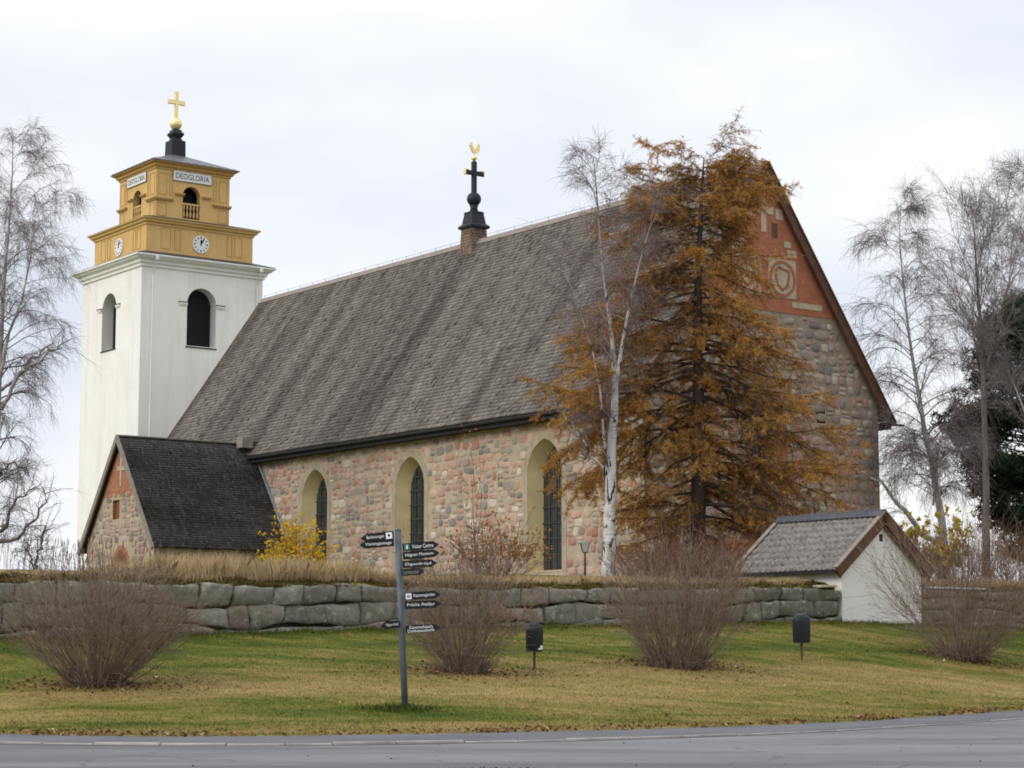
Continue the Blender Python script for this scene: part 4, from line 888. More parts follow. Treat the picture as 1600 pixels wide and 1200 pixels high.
# ------------------------------------------------------------------ litter bins
def litter_bin(px, py, label, sticker):
    p = hit(px, py); k = p[1] / 3204.0; r = empty('litter_bin', p, .25); tag(r, label, 'litter bin', 'litter bins on posts on the lawn')
    mb = MB(); mb.box(-.028, .028, -.02, .02, -.2, .55); mb.build('post', M['brown_wood'], r)
    zb, h = 27 * k, 41 * k; a, b = 13.2 * k, 11 * k; n = 28
    mb = MB(); rings = [(0, 0, zb), (.93, .93, zb), (.96, .96, zb + .02), (1, 1, zb + h * .75), (1, 1, zb + h * .82), (.93, .93, zb + h * .93), (.72, .72, zb + h), (.52, .55, zb + h * 1.02)]
    vs = []
    for fa, fb, z in rings:
        for i in range(n):
            t = 2 * math.pi * i / n; c, s = math.cos(t), math.sin(t); vs.append((a * fa * math.copysign(abs(c) ** .62, c), b * fb * math.copysign(abs(s) ** .62, s), z))
    fs = [(i * n + j, i * n + (j + 1) % n, (i + 1) * n + (j + 1) % n, (i + 1) * n + j) for i in range(len(rings) - 1) for j in range(n)]
    mb.add(vs, fs); mb.build('body', M['bin'], r, True)
    mb = MB(); rr = [(.52, 1.015), (.60, 1.05), (.50, 1.07), (.42, 1.03), (.40, .9), (0, .9)]; vs = []
    for fa, fz in rr:
        for i in range(n): t = 2 * math.pi * i / n; vs.append((a * fa * math.cos(t), b * fa * math.sin(t), zb + h * fz))
    mb.add(vs, [(i * n + j, i * n + (j + 1) % n, (i + 1) * n + (j + 1) % n, (i + 1) * n + j) for i in range(len(rr) - 1) for j in range(n)]); mb.build('opening', M['bin_rim'], r, True)
    mb = MB(); mb.box(-a * .8, a * .8, -b * .7, b * .7, zb - .03, zb); mb.build('base_plate', M['bin_rim'], r)
    if sticker:
        mb = MB(); mb.prism([(a * .25, zb + .03), (a * .78, zb + .04), (a * .78, zb + .15), (a * .55, zb + .14), (a * .5, zb + .08), (a * .25, zb + .07)], lambda u, v, w: (u, w, v), -b * .985, -b * .9); mb.build('torn_sticker', M['lettering'], r)
    return r
litter_bin(835, 1045, 'black litter bin with a torn white sticker, between two bare shrubs', True)
litter_bin(1253, 1031, 'plain black litter bin standing on the lawn near the white gatehouse', False)

# ------------------------------------------------------------------ path lamp by the church wall
d = 78.0; q = at(914, 845, d); zg = float(ground(q[0], q[1])); lamp = empty('path_lamp', (q[0], q[1], zg)); tag(lamp, 'thin black path lamp with a glass lantern in front of the church wall', 'lamp')
k = d / 3204.0; top = q[2] - zg; mb = MB(); mb.tube([(0, 0, -.2), (0, 0, top - 18 * k)], [.045, .03], 8); mb.build('post', M['black'], lamp)
mb = MB(); mb.sq([(3.6 * k, top - 18 * k), (7 * k, top - 3.5 * k)]); lg = mb.build('lantern', flat('lantern_glass', (.42, .40, .38), .25, .1), lamp)
mb = MB(); mb.sq([(7.3 * k, top - 3.6 * k), (7.0 * k, top - 2.2 * k), (1.5 * k, top)]); mb.build('cap', M['lead'], lamp)
mb = MB()
for i in (-1, 1):
    for j in (-1, 1): mb.tube([(i * 3.6 * k, j * 3.6 * k, top - 18 * k), (i * 7 * k, j * 7 * k, top - 3.5 * k)], .014, 4)
mb.box(-3.9 * k, 3.9 * k, -3.9 * k, 3.9 * k, top - 18.6 * k, top - 17.6 * k); mb.build('frame', M['black'], lg)

# ------------------------------------------------------------------ growing things
def nrmz(a): return a / (np.linalg.norm(a, axis=-1, keepdims=True) + 1e-9)
def cones(P0, P1, R0, R1, n=3):                # many tapered twigs at once
    P0, P1 = np.asarray(P0, float), np.asarray(P1, float); N = len(P0); d = nrmz(P1 - P0)
    ref = np.where(np.abs(d[:, 2:3]) < .9, np.array([[0, 0, 1.]]), np.array([[1., 0, 0]])); a = nrmz(np.cross(d, ref)); b = np.cross(d, a); V = np.zeros((N, 2 * n, 3))
    R0 = np.broadcast_to(R0, N); R1 = np.broadcast_to(R1, N)
    for j in range(n):
        c, s = math.cos(2 * math.pi * j / n), math.sin(2 * math.pi * j / n); o = a * c + b * s
        V[:, j] = P0 + o * R0[:, None]; V[:, n + j] = P1 + o * R1[:, None]
    base = (np.arange(N) * 2 * n)[:, None]; F = np.concatenate([base + np.array([j, (j + 1) % n, n + (j + 1) % n, n + j]) for j in range(n)])
    return V.reshape(-1, 3), F
def tri_leaves(C, size, width, k, up=0.0, squash=1.0):   # k thin leaf faces round each centre
    N = len(C) * k; c = np.repeat(C, k, 0); d = rng.normal(size=(N, 3)); d[:, 2] = d[:, 2] * squash + up; d = nrmz(d); a = nrmz(np.cross(d, rng.normal(size=(N, 3))))
    L_ = size * rng.uniform(.6, 1.3, (N, 1)); W = width * rng.uniform(.7, 1.3, (N, 1))
    V = np.stack([c - a * W * .5, c + a * W * .5, c + d * L_ * .6 + a * W * .6, c + d * L_, ], 1)
    V[:, 3] = c + d * L_; V[:, 2] = c + d * L_ * .55 + a * W * .6
    return V.reshape(-1, 3), np.arange(N * 4).reshape(N, 4)
def wander(p, d, ln, segs, g, w):
    pts = [p]; d = np.array(d, float)
    for i in range(segs):
        d = d + rng.normal(size=3) * w + np.array([0, 0, g]) * (i + 1) / segs; d /= np.linalg.norm(d); p = p + d * ln / segs; pts.append(p)
    return pts
def interp_poly(pts, n):
    pts = np.array(pts, float); s = np.r_[0, np.cumsum(np.linalg.norm(np.diff(pts, axis=0), axis=1))]; u = np.linspace(0, s[-1], n)
    return np.stack([np.interp(u, s, pts[:, i]) for i in range(3)], 1)
def chain_twigs(P, D, ln, segs, g, w, r0, r1):
    A, B_, RA, RB = [], [], [], []; N = len(P); ln = np.broadcast_to(ln, N)[:, None]
    for i in range(segs):
        D = nrmz(D + rng.normal(size=(N, 3)) * w + np.array([0, 0, g])); Q = P + D * ln / segs; A.append(P); B_.append(Q); f0, f1 = i / segs, (i + 1) / segs
        RA.append(np.full(N, r0 * (1 - f0) + r1 * f0)); RB.append(np.full(N, r0 * (1 - f1) + r1 * f1)); P = Q
    return np.concatenate(A), np.concatenate(B_), np.concatenate(RA), np.concatenate(RB)

def bare_tree(name, label, cat, group, trunks, env, n1, bark_m, twig_m, start=.2, weep=-.35, rise=(.5, 1.1), twig_len=.9, twigs_per=7, r_tw=.011, limb=None, zlow=None, l2=9):
    # trunks: lists of (px, py, depth, radius); env(py) -> reach left, reach right in metres
    b = trunks[0][0]; q = at(*b[:3]); zg = float(ground(q[0], q[1])); base = np.array([q[0], q[1], zg - .1])
    root = empty(name, base); tag(root, label, cat, group)
    mb = MB(); segs0, segs1, ra, rb = [], [], [], []; TP, TD = [], []
    for ti, tr in enumerate(trunks):
        P = np.array([at(*t[:3]) for t in tr]); R = np.array([t[3] for t in tr])
        if ti == 0: P[0, 2] = zg - .15
        n = 26; Q = interp_poly(P, n); s = np.r_[0, np.cumsum(np.linalg.norm(np.diff(P, axis=0), axis=1))]; RR = np.interp(np.linspace(0, s[-1], n), s, R)
        Q[1:-1] += rng.normal(size=(n - 2, 3)) * np.minimum(RR[1:-1, None] * .10, .022); mb.tube(Q - base, RR, 9)
        zs0 = Q[0, 2] + (Q[-1, 2] - Q[0, 2]) * (start if ti == 0 else .12)
        m1 = int(n1 * (1 if ti == 0 else .6))
        for i in range(m1):
            z = zs0 + (Q[-1, 2] - zs0) * ((i + rng.uniform(0, 1)) / m1) ** .9; j = min(np.searchsorted(Q[:, 2], z), n - 1); p = Q[j - 1] + (Q[j] - Q[j - 1]) * np.clip((z - Q[j - 1, 2]) / (Q[j, 2] - Q[j - 1, 2] + 1e-6), 0, 1)
            pyy = 1011 - (p[2] - 1.6) * 3204 / p[1]; el, er = env(pyy); az = rng.uniform(0, 2 * math.pi); c, s_ = math.cos(az), math.sin(az); reach = (er if c > 0 else el) * abs(c) + .8 * (el + er) / 2 * abs(s_)
            reach *= rng.uniform(.55, 1.05); up = rng.uniform(*rise); f = i / m1; up *= (1 + .7 * f); ln = reach * math.hypot(1, up) * 1.0
            d = nrmz(np.array([c, s_, up])); B = wander(p, d, ln, 7, weep * .9, .10); rr = max(.012, RR[j] * .42 * (1 - .2 * f)); rs = np.linspace(min(rr, .014 + ln * .011), .008, 8)
            for a in range(7): segs0.append(B[a]); segs1.append(B[a + 1]); ra.append(rs[a]); rb.append(rs[a + 1])
            TP += B[2:]; TD += [nrmz(B[min(a + 1, 7)] - B[a - 1]) for a in range(2, 8)]
            for k in range(l2):
                u = rng.uniform(.22, .98) * 7; a = int(u); p2 = B[a] + (B[a + 1] - B[a]) * (u - a); dd = nrmz(B[a + 1] - B[a]); ax = nrmz(np.cross(dd, rng.normal(size=3))); th = rng.uniform(.45, 1.0); d2 = dd * math.cos(th) + ax * math.sin(th) + np.array([0, 0, .15])
                C = wander(p2, nrmz(d2), ln * rng.uniform(.22, .42) * (1.15 - u / 9) + .25, 5, weep * 1.3, .14); rs2 = np.linspace(max(.009, rs[a] * .5), .006, 6)
                for a2 in range(5): segs0.append(C[a2]); segs1.append(C[a2 + 1]); ra.append(rs2[a2]); rb.append(rs2[a2 + 1])
                TP += C[1:]; TD += [nrmz(C[min(a2 + 1, 5)] - C[a2 - 1]) for a2 in range(1, 6)]
    if limb:
        for lm in limb:
            P = np.array([at(*t[:3]) for t in lm]); Q = interp_poly(P, 14); Q[1:] += rng.normal(size=(13, 3)) * .06; RR = np.interp(np.linspace(0, 1, 14), np.linspace(0, 1, len(lm)), [t[3] for t in lm]); mb.tube(Q - base, RR, 7)
            for a in range(3, 13):
                TP.append(Q[a]); TD.append(nrmz(Q[a + 1] - Q[a]))
                for _ in range(2):
                    C = wander(Q[a], nrmz(nrmz(Q[a + 1] - Q[a]) + rng.normal(size=3) * .7), rng.uniform(.7, 1.7), 5, weep, .15); rs2 = np.linspace(.02, .009, 6)
                    for a2 in range(5): segs0.append(C[a2]); segs1.append(C[a2 + 1]); ra.append(rs2[a2]); rb.append(rs2[a2 + 1])
                    TP += C[1:]; TD += [nrmz(C[min(a2 + 1, 5)] - C[a2 - 1]) for a2 in range(1, 6)]
    mb.build('trunk', bark_m, root, True)
    TP = np.repeat(np.array(TP), twigs_per, 0); TD = np.repeat(np.array(TD), twigs_per, 0); TP = TP + rng.normal(size=TP.shape) * .06; D = nrmz(TD + rng.normal(size=TD.shape) * .55)
    A, B_, R0, R1 = chain_twigs(TP, D, twig_len * rng.uniform(.35, 1.2, len(TP)), 3, weep * .9, .16, r_tw, r_tw * .55)
    V, F = cones(np.concatenate([np.array(segs0), A]) - base, np.concatenate([np.array(segs1), B_]) - base, np.concatenate([ra, R0]), np.concatenate([rb, R1]))
    np_mesh('crown', V, F, twig_m, root)
    return root
def envf(tab):
    y, l, r = zip(*tab); return lambda p: (float(np.interp(p, y, l)), float(np.interp(p, y, r)))

BG = 'bare trees round the church'
bare_tree('birch_tree', 'slender white trunked birch with two stems beside the larch before the church', 'tree', None,
    [[(953, 905, 77, 0.292), (952, 860, 77, 0.258), (954, 760, 77, 0.215), (957, 680, 77, 0.172), (962, 600, 77, 0.125), (956, 520, 77, 0.0731), (944, 440, 77, 0.0516), (936, 350, 77, 0.0344), (930, 275, 77, 0.0215), (927, 245, 77, 0.0103)],
     [(963, 595, 77, 0.0817), (972, 540, 76.8, 0.0645), (985, 470, 76.6, 0.0473), (1000, 410, 76.4, 0.0387), (1018, 345, 76.2, 0.0215), (1024, 305, 76.2, 0.0103)], [(952, 745, 77, 0.0602), (943, 680, 76.6, 0.0516), (938, 610, 76.4, 0.043), (925, 545, 76.3, 0.0301), (905, 480, 76, 0.0215), (885, 430, 76, 0.0129)]],
    envf([(240, .5, .5), (330, 1.3, 1.), (450, 2.0, 1.8), (560, 2.2, 1.8), (650, 2.3, 1.2), (800, .5, .5)]), 26, M['birch_bark'], M['birch_twig'], .42, -.16, (.6, 1.3), .7, 2, .006,
    limb=[[(944, 742, 76.9, .055), (920, 705, 76.3, .042), (888, 660, 76, .03), (865, 632, 75.8, .015)]], l2=6)
bare_tree('birch_tree', 'tall weeping birch at the left edge, beside the white tower', 'tree', BG,
    [[(-12, 905, 100, 0.245), (-10, 760, 100, 0.209), (-4, 640, 100, 0.166), (0, 560, 100, 0.122), (6, 440, 100, 0.0864), (14, 350, 100, 0.0576), (20, 260, 100, 0.0324), (20, 215, 100, 0.0108)], [(0, 590, 100, 0.0936), (14, 520, 99.5, 0.072), (34, 470, 99, 0.0576), (48, 400, 99, 0.036), (52, 330, 99, 0.0144)]],
    envf([(190, .6, .6), (260, 1.8, 1.5), (330, 2.4, 1.7), (430, 2.8, 1.9), (520, 3.6, 3.4), (600, 3.6, 2.8), (680, 3., 2.4), (800, 2, 1.5)]), 56, M['mixed_bark'], M['birch_twig'], .22, -.28, (.45, 1.0), .95, 2, .0058,
    limb=[[(2, 640, 100, .11), (30, 585, 99.5, .09), (70, 555, 99, .06), (108, 530, 98.6, .03)], [(2, 610, 100, .09), (40, 575, 101, .07), (85, 530, 101, .03)]])
bare_tree('alder_tree', 'low gnarled bare tree with drooping crooked limbs at the left edge', 'tree', BG,
    [[(-28, 900, 92, .30), (-26, 840, 92, .25), (-20, 780, 92, .16), (-10, 730, 92, .08)]], envf([(700, 1.5, 1.5), (900, 2.2, 2.2)]), 14, M['grey_bark'], M['birch_twig'], .3, -.12, (.3, .9), .6, 2, .0058,
    limb=[[(-26, 850, 92, .14), (8, 848, 91.7, .10), (35, 838, 91.4, .08), (55, 812, 91.2, .065), (60, 798, 91, .05), (70, 788, 91, .04), (69, 760, 91, .025)], [(-24, 830, 92, .12), (0, 830, 92, .09), (12, 815, 92, .08), (14, 790, 92, .06), (30, 775, 92, .04), (55, 762, 92, .025)],
          [(-20, 770, 92, .1), (0, 740, 92, .07), (20, 722, 92, .05), (45, 735, 92, .03)], [(58, 900, 93, .07), (58, 875, 93, .06), (64, 850, 93, .045), (70, 820, 93, .03)], [(57, 890, 93, .05), (44, 868, 93, .04), (40, 840, 93, .025)]])
bare_tree('birch_tree', 'leaning weeping birch with the pale lower trunk right of the gable', 'tree', BG,
    [[(1480, 905, 100, 0.216), (1472, 820, 100, 0.192), (1462, 755, 100, 0.156), (1448, 685, 100, 0.126), (1432, 600, 100, 0.096), (1420, 520, 100, 0.069), (1411, 440, 100, 0.048), (1405, 370, 100, 0.027), (1408, 310, 100, 0.012)], [(1458, 790, 99.6, 0.054), (1463, 730, 99.5, 0.042), (1468, 690, 99.5, 0.024)]],
    envf([(300, .5, .5), (350, 1.5, 1.0), (420, 2.3, 1.3), (500, 3.3, 1.7), (570, 3.4, 2.0), (650, 3.1, 2.2), (720, 3.0, 2.3), (800, 2.4, 1.9)]), 62, M['mixed_bark'], M['birch_twig'], .20, -.27, (.4, .95), 1.0, 2, .0058,
    limb=[[(1472, 855, 99.8, .15), (1440, 835, 99.5, .13), (1412, 795, 99, .11), (1385, 765, 98.8, .07), (1340, 735, 98.4, .03)]])
bare_tree('alder_tree', 'upright bare tree with a straight dark trunk in front of the pine', 'tree', BG,
    [[(1541, 905, 95, 0.209), (1541, 860, 95, 0.191), (1541, 780, 95, 0.168), (1539, 690, 95, 0.145), (1537, 600, 95, 0.122), (1533, 530, 95, 0.0986), (1528, 450, 95, 0.0638), (1524, 390, 95, 0.0348), (1521, 345, 95, 0.0174)], [(1537, 590, 95, 0.0696), (1553, 530, 94.8, 0.0522), (1568, 470, 94.6, 0.0348), (1585, 415, 94.6, 0.0174)]],
    envf([(330, .7, .7), (400, 1.8, 1.6), (470, 2.1, 2.0), (560, 1.7, 1.5), (680, 1.4, 1.0), (760, 1.0, .8)]), 44, M['grey_bark'], M['birch_twig'], .5, .0, (.8, 1.6), .7, 2, .0058)
bare_tree('birch_tree', 'tallest bare birch, cut by the right edge, its crown rising over the pine', 'tree', BG,
    [[(1640, 900, 88, 0.216), (1634, 700, 88, 0.174), (1622, 560, 88, 0.132), (1612, 440, 88, 0.09), (1605, 340, 88, 0.048), (1600, 268, 88, 0.018)], [(1624, 690, 88, 0.06), (1606, 655, 88, 0.048), (1592, 620, 88, 0.036), (1578, 585, 88, 0.018)]],
    envf([(260, .5, .5), (330, 1.3, 1.5), (420, 1.8, 2.2), (520, 1.6, 2.6), (700, 1.2, 2.6)]), 24, M['mixed_bark'], M['birch_twig'], .68, -.1, (.6, 1.3), .8, 2, .0058)

# ------------------------------------------------------------------ larch
def larch():
    b = at(1090, 905, 80); zg = float(ground(b[0], b[1])); base = np.array([b[0], b[1], zg - .1]); root = empty('larch_tree', base); tag(root, 'broad larch with orange autumn needles standing before the brick gable', 'tree')
    T = np.array([at(px, py, 80) for px, py in ((1090, 905), (1091, 800), (1092, 700), (1091, 600), (1090, 500), (1092, 400), (1096, 310), (1100, 246))]); T[0, 2] = zg - .2
    n = 44; Q = interp_poly(T, n); RR = np.interp(np.linspace(0, 1, n), [0, .04, .3, .6, .85, 1], [.46, .33, .27, .19, .09, .02]); mb = MB(); mb.tube(Q - base, RR, 12); mb.build('trunk', M['larch_bark'], root, True)
    ey = [195, 240, 280, 320, 360, 420, 500, 560, 610, 650, 700, 760, 820, 870, 900]
    eL = [50, 85, 122, 140, 168, 190, 205, 228, 250, 238, 150, 115, 105, 135, 90]; eR = [80, 108, 108, 104, 110, 116, 132, 152, 184, 196, 192, 192, 150, 110, 70]
    S0, S1, A0, A1 = [], [], [], []; TP, TD, TW = [], [], []
    nb, ns, nt = 150, 95, 34
    for i in range(nb + ns + nt):
        short = nb <= i < nb + ns; z = T[0, 2] + (T[-1, 2] - T[0, 2]) * ((.09 + .91 * (i + rng.uniform(0, 1)) / nb) if i < nb else rng.uniform(.08, 1.0) if short else rng.uniform(.84, .99)); j = int(np.clip(np.searchsorted(Q[:, 2], z), 1, n - 1)); p = Q[j].copy(); p[2] = z
        py = 1011 - (z - 1.6) * 3204 / 80
        az = rng.choice([rng.uniform(-.7, .7), rng.uniform(math.pi - .7, math.pi + .7), rng.uniform(0, 2 * math.pi)]); c, s = math.cos(az), math.sin(az); hi = np.clip((430 - py) / 220, 0, 1)
        pe = py - 30 * hi
        R = ((np.interp(pe, ey, eR) if c > 0 else np.interp(pe, ey, eL)) * abs(c) + np.interp(pe, ey, eR) * .85 * abs(s)) * 80 / 3204
        R *= rng.uniform(.66, 1.1) if i < nb else 1.0 if short else rng.uniform(.55, .9); R = min(R, rng.uniform(.5, 1.5)) if short else R
        d = nrmz(np.array([c, s, .02 + .40 * hi + rng.normal() * .16])); ln = R * math.hypot(1, .4 * hi) * 1.05
        k = 10; P = [p]; dd = d.copy()
        for a in range(k):
            f = a / k; dd = nrmz(dd + rng.normal(size=3) * .085 + np.array([0, 0, (-.12 + .2 * f) * (1 - .6 * hi)])); P.append(P[-1] + dd * ln / k)
        P = np.array(P); r0 = min(RR[j] * .3, .016 + .011 * ln); rs = np.linspace(r0, .009, k + 1)
        dens = rng.choice([.3, .8, 1.1, 1.25]); bare = c < .25 and 340 < py < 650 and not short
        lines = [(P, rs, ln, 0.0)]
        for q in range(int(3 + ln * 1.5)):
            u = rng.uniform(.18, .9) * k; a = int(u); st = P[a] + (P[a + 1] - P[a]) * (u - a); bd = nrmz(P[a + 1] - P[a]); sd = nrmz(np.cross(bd, np.array([0, 0, 1.]))) * rng.choice([-1, 1]); l2 = ln * rng.uniform(.16, .38) * (1.2 - .6 * u / k) + .2
            B = np.array(wander(st, nrmz(bd * rng.uniform(.5, 1.1) + sd * .8 + np.array([0, 0, rng.normal() * .3 - .12])), l2, 6, -.12, .14)); lines.append((B, np.linspace(max(.010, rs[a] * .5), .006, 7), l2, u / k))
        for (B, r_, l_, f0) in lines:
            m_ = len(B) - 1; S0.append(B[:-1]); S1.append(B[1:]); A0.append(r_[:-1]); A1.append(r_[1:]); nt_ = int(l_ / (.045 if bare else .065))
            u = rng.uniform(.08, 1.0, nt_) * m_; a = np.minimum(u.astype(int), m_ - 1); st = B[a] + (B[a + 1] - B[a]) * (u - a)[:, None]; bd = nrmz(B[a + 1] - B[a]); side = nrmz(np.cross(bd, np.array([0, 0, 1.]))) * rng.choice([-1, 1], nt_)[:, None]
            td = nrmz(bd * rng.uniform(.35, 1.0, (nt_, 1)) + side + rng.normal(size=(nt_, 3)) * .55 + np.array([0, 0, -.30])); rad = np.linalg.norm((st - np.array([Q[j][0], Q[j][1], 0]))[:, :2], axis=1) / max(R, .5 if not short else 1.2)
            w = np.clip(.55 + .6 * rad, 0, 1.1) * dens * (np.where(rad < .5, .45, 1.15) if bare else 1.); TP.append(st); TD.append(td); TW.append(np.stack([rng.uniform(.18, .62, nt_) * (1 if f0 == 0 else .85), w], -1))
    S0, S1, A0, A1 = map(np.concatenate, (S0, S1, A0, A1)); TP, TD, TW = map(np.concatenate, (TP, TD, TW))
    V, F = cones(S0 - base, S1 - base, A0, A1, 5); np_mesh('bough', V, F, M['larch_bark'], root)['kind'] = 'stuff'
    a, b_, r0, r1 = chain_twigs(TP, TD, TW[:, 0], 3, -.07, .24, .007, .004); V, F = cones(a - base, b_ - base, r0, r1)
    np_mesh('twigs', V, F, M['larch_twig'], root)
    # short shoots with needle tufts along each twig
    N = len(TP); C = []
    for q in range(7):
        f = (q + rng.uniform(0, 1, N)) / 7; seg = np.minimum((f * 3).astype(int), 2); idx = seg * N + np.arange(N); c = a[idx] + (b_[idx] - a[idx]) * (f * 3 - seg)[:, None]; keep = rng.random(N) < TW[:, 1] * .25; C.append(c[keep])
    C = np.concatenate(C); C = C + rng.normal(size=C.shape) * .012
    V, F = tri_leaves(C - base, .13, .0125, 7, .15); np_mesh('needles', V, F, M['needle'], root)
larch()

# ------------------------------------------------------------------ pine
def pine():
    d = 106; b = at(1622, 900, d); zg = float(ground(b[0], b[1])); base = np.array([b[0], b[1], zg - .1]); root = empty('pine_tree', base); tag(root, 'dense dark green pine cut by the right edge, behind the bare trees', 'tree')
    mb = MB(); mb.tube([np.array((0, 0, -.2)), (0, 0, 8), (.1, 0, 17.5)], [.35, .26, .05], 9); mb.build('trunk', M['grey_bark'], root, True)
    y = [462, 490, 530, 570, 610, 650, 700, 750, 790, 830, 870]; rl = [22, 58, 80, 106, 122, 138, 132, 112, 105, 76, 46]; C = []; S0, S1, A0, A1 = [], [], [], []
    for i in range(190):
        py = rng.uniform(466, 872); z = (1011 - py) * d / 3204 + 1.6 - base[2]; R = np.interp(py, y, rl) * d / 3204; az = rng.uniform(0, 2 * math.pi); r = R * rng.uniform(.75, 1.03); c, s = math.cos(az), math.sin(az)
        p0 = np.array([0, 0, z - .5]); p1 = np.array([c * r, s * r, z + rng.uniform(-.2, .4)]); S0.append(p0); S1.append(p1); A0.append(.05); A1.append(.015)
        m_ = int(34 if py < 770 else 14)
        for q in range(m_):
            f = rng.uniform(.45, 1.02); C.append(p0 + (p1 - p0) * f + rng.normal(size=3) * np.array([.42, .42, .22]))
    C = np.array(C); V, F = cones(S0, S1, A0, A1, 4); np_mesh('boughs', V, F, M['larch_bark'], root)
    C2 = np.repeat(C, 5, 0) + rng.normal(size=(len(C) * 5, 3)) * .16; V, F = tri_leaves(C2, .27, .045, 6, .45); np_mesh('crown', V, F, M['pine_needle'], root)
pine()

# ------------------------------------------------------------------ bare shrubs on the lawn
def shrub(px, py, wl, wr, h_px, label, twig_m=None, name='bare_shrub', group='leafless shrubs along the foot of the wall', stems=170, pos=None, r0=.011, leaf=None, nleaf=0, lsize=.06, tips=6, base_r=.4, cat='shrub', tang=190, up_bias=0., lean=0., lo=.55):
    p = hit(px, py) if pos is None else pos; k = p[1] / 3204; H, WL, WR = h_px * k, wl * k, wr * k; root = empty(name, p); tag(root, label, cat, group)
    A, B_, R0, R1 = [], [], [], []; TP, TD = [], []
    for i in range(stems):
        az = rng.uniform(0, 2 * math.pi); c, s = math.cos(az), math.sin(az); W = (WR if c > 0 else WL) * abs(c) + (WL + WR) / 2 * abs(s); u = math.sqrt(rng.uniform(0, 1)); rr = base_r * u * rng.uniform(.6, 1)
        hh = H * rng.uniform(lo, 1.0) * (1 - .34 * u ** 2.4) + up_bias; end = np.array([c * W * u + lean * hh, s * W * u, hh]); st = np.array([c * rr, s * rr, -.05]); mid = st * .55 + end * .45 + np.array([c, s, 0]) * W * .05 * u + rng.normal(size=3) * .05 + np.array([0, 0, H * .04])
        P = interp_poly([st, (st + mid) / 2 + rng.normal(size=3) * .03, mid, (mid + end) / 2 + rng.normal(size=3) * .05, end], 7); P[1:] += np.cumsum(rng.normal(size=(6, 3)) * .042, 0); rs = np.linspace(r0 * rng.uniform(.7, 1.3), .004, 7)
        A.append(P[:-1]); B_.append(P[1:]); R0.append(rs[:-1]); R1.append(rs[1:])
        for q in range(tips):
            f = rng.uniform(.3, .98) * 6; a = int(f); TP.append(P[a] + (P[a + 1] - P[a]) * (f - a)); TD.append(nrmz(nrmz(P[a + 1] - P[a]) + rng.normal(size=3) * .5))
    if tang:
        az = rng.uniform(0, 2 * math.pi, tang); rr = base_r * np.sqrt(rng.uniform(0, 1, tang)) * 1.15; S = np.stack([rr * np.cos(az), rr * np.sin(az), np.full(tang, -.04)], -1); D = nrmz(np.stack([np.cos(az) * .5, np.sin(az) * .5, np.ones(tang)], -1) + rng.normal(size=(tang, 3)) * .35); a, b, q0, q1 = chain_twigs(S, D, H * rng.uniform(.08, .32, tang), 4, -.02, .35, .012, .006); A.append(a); B_.append(b); R0.append(q0); R1.append(q1)
    TP, TD = np.array(TP), np.array(TD); a, b, q0, q1 = chain_twigs(TP, TD, H * rng.uniform(.08, .3, len(TP)), 3, .03, .22, .005, .003); A.append(a); B_.append(b); R0.append(q0); R1.append(q1)
    A, B_, R0, R1 = map(np.concatenate, (A, B_, R0, R1)); V, F = cones(A, B_, R0, R1); np_mesh('stems', V, F, twig_m or M['shrub_twig'], root)
    if leaf is not None:
        n = len(b); C = b[rng.integers(n // 2, n, nleaf)] + rng.normal(size=(nleaf, 3)) * .04; w = C[:, 2] > H * .3; V, F = tri_leaves(C[w], lsize, lsize * .6, 2, -.1); np_mesh('leaves', V, F, leaf, root)
    return root
shrub(150, 1071, 132, 142, 212, 'wide fan shaped bare shrub on the lawn at the far left', stems=240, base_r=.6, tips=11, lo=.6, lean=-.05)
shrub(725, 1052, 92, 88, 240, 'bare shrub with a dark base just right of the signpost', stems=130, base_r=.45, tips=12, leaf=M['red_leaf'], nleaf=170, lsize=.07, lo=.35)
shrub(1058, 1042, 108, 104, 215, 'broad bare shrub on the lawn in front of the larch, between the two bins', stems=215, base_r=.75, tips=10, lo=.45, lean=.06)
shrub(1505, 1031, 128, 130, 255, 'tall bare shrub spreading across the right side of the white gatehouse', stems=150, base_r=.6, tips=14, leaf=M['red_leaf'], nleaf=110, lsize=.06, lo=.4)
def on_bank(px, d): q = at(px, 900, d); return np.array([q[0], q[1], float(ground(q[0], q[1]))])
shrub(0, 0, 62, 70, 105, 'rusty leaved shrub on the bank between the middle and right church windows', M['red_twig'], 'leafy_shrub', None, 60, on_bank(778, 63.5), .012, M['red_leaf'], 1150, .08, 8, .5, tang=20, lo=.3)
shrub(0, 0, 18, 22, 225, 'tall thin sapling shoots rising above the rusty shrub on the bank', M['red_twig'], 'sapling', None, 7, on_bank(748, 64), .014, M['red_leaf'], 70, .09, 7, .2, tang=0, cat='sapling')
shrub(0, 0, 75, 65, 78, 'low reddish bare shrub on the bank left of the larch trunk', M['red_twig'], 'bare_shrub', 'reddish shrubs on the bank', 150, on_bank(1030, 66.5), .010, tang=30, base_r=1.3)
shrub(0, 0, 55, 60, 92, 'low reddish bare shrub on the bank at the foot of the larch', M['red_twig'], 'bare_shrub', 'reddish shrubs on the bank', 110, on_bank(1112, 68), .010, tang=30, base_r=.9)
shrub(0, 0, 46, 52, 100, 'bright yellow shrub between the dark porch roof and the left church window', M['shrub_twig'], 'yellow_shrub', None, 70, on_bank(457, 62), .010, M['yellow_leaf'], 2000, .08, 9, .4, tang=10, lo=.3)
shrub(0, 0, 55, 48, 125, 'yellow green sapling behind the roof of the white gatehouse', M['red_twig'], 'yellow_tree', None, 34, on_bank(1456, 80), .016, M['olive_leaf'], 2600, .13, 8, .3, cat='young tree', tang=0, lo=.4)
shrub(0, 0, 60, 60, 95, 'brown twiggy shrub behind the wall just right of the white gatehouse', M['red_twig'], 'bare_shrub', 'brown thicket behind the right wall', 120, on_bank(1432, 79), .013, M['red_leaf'], 260, .1, tang=20, base_r=1.2)
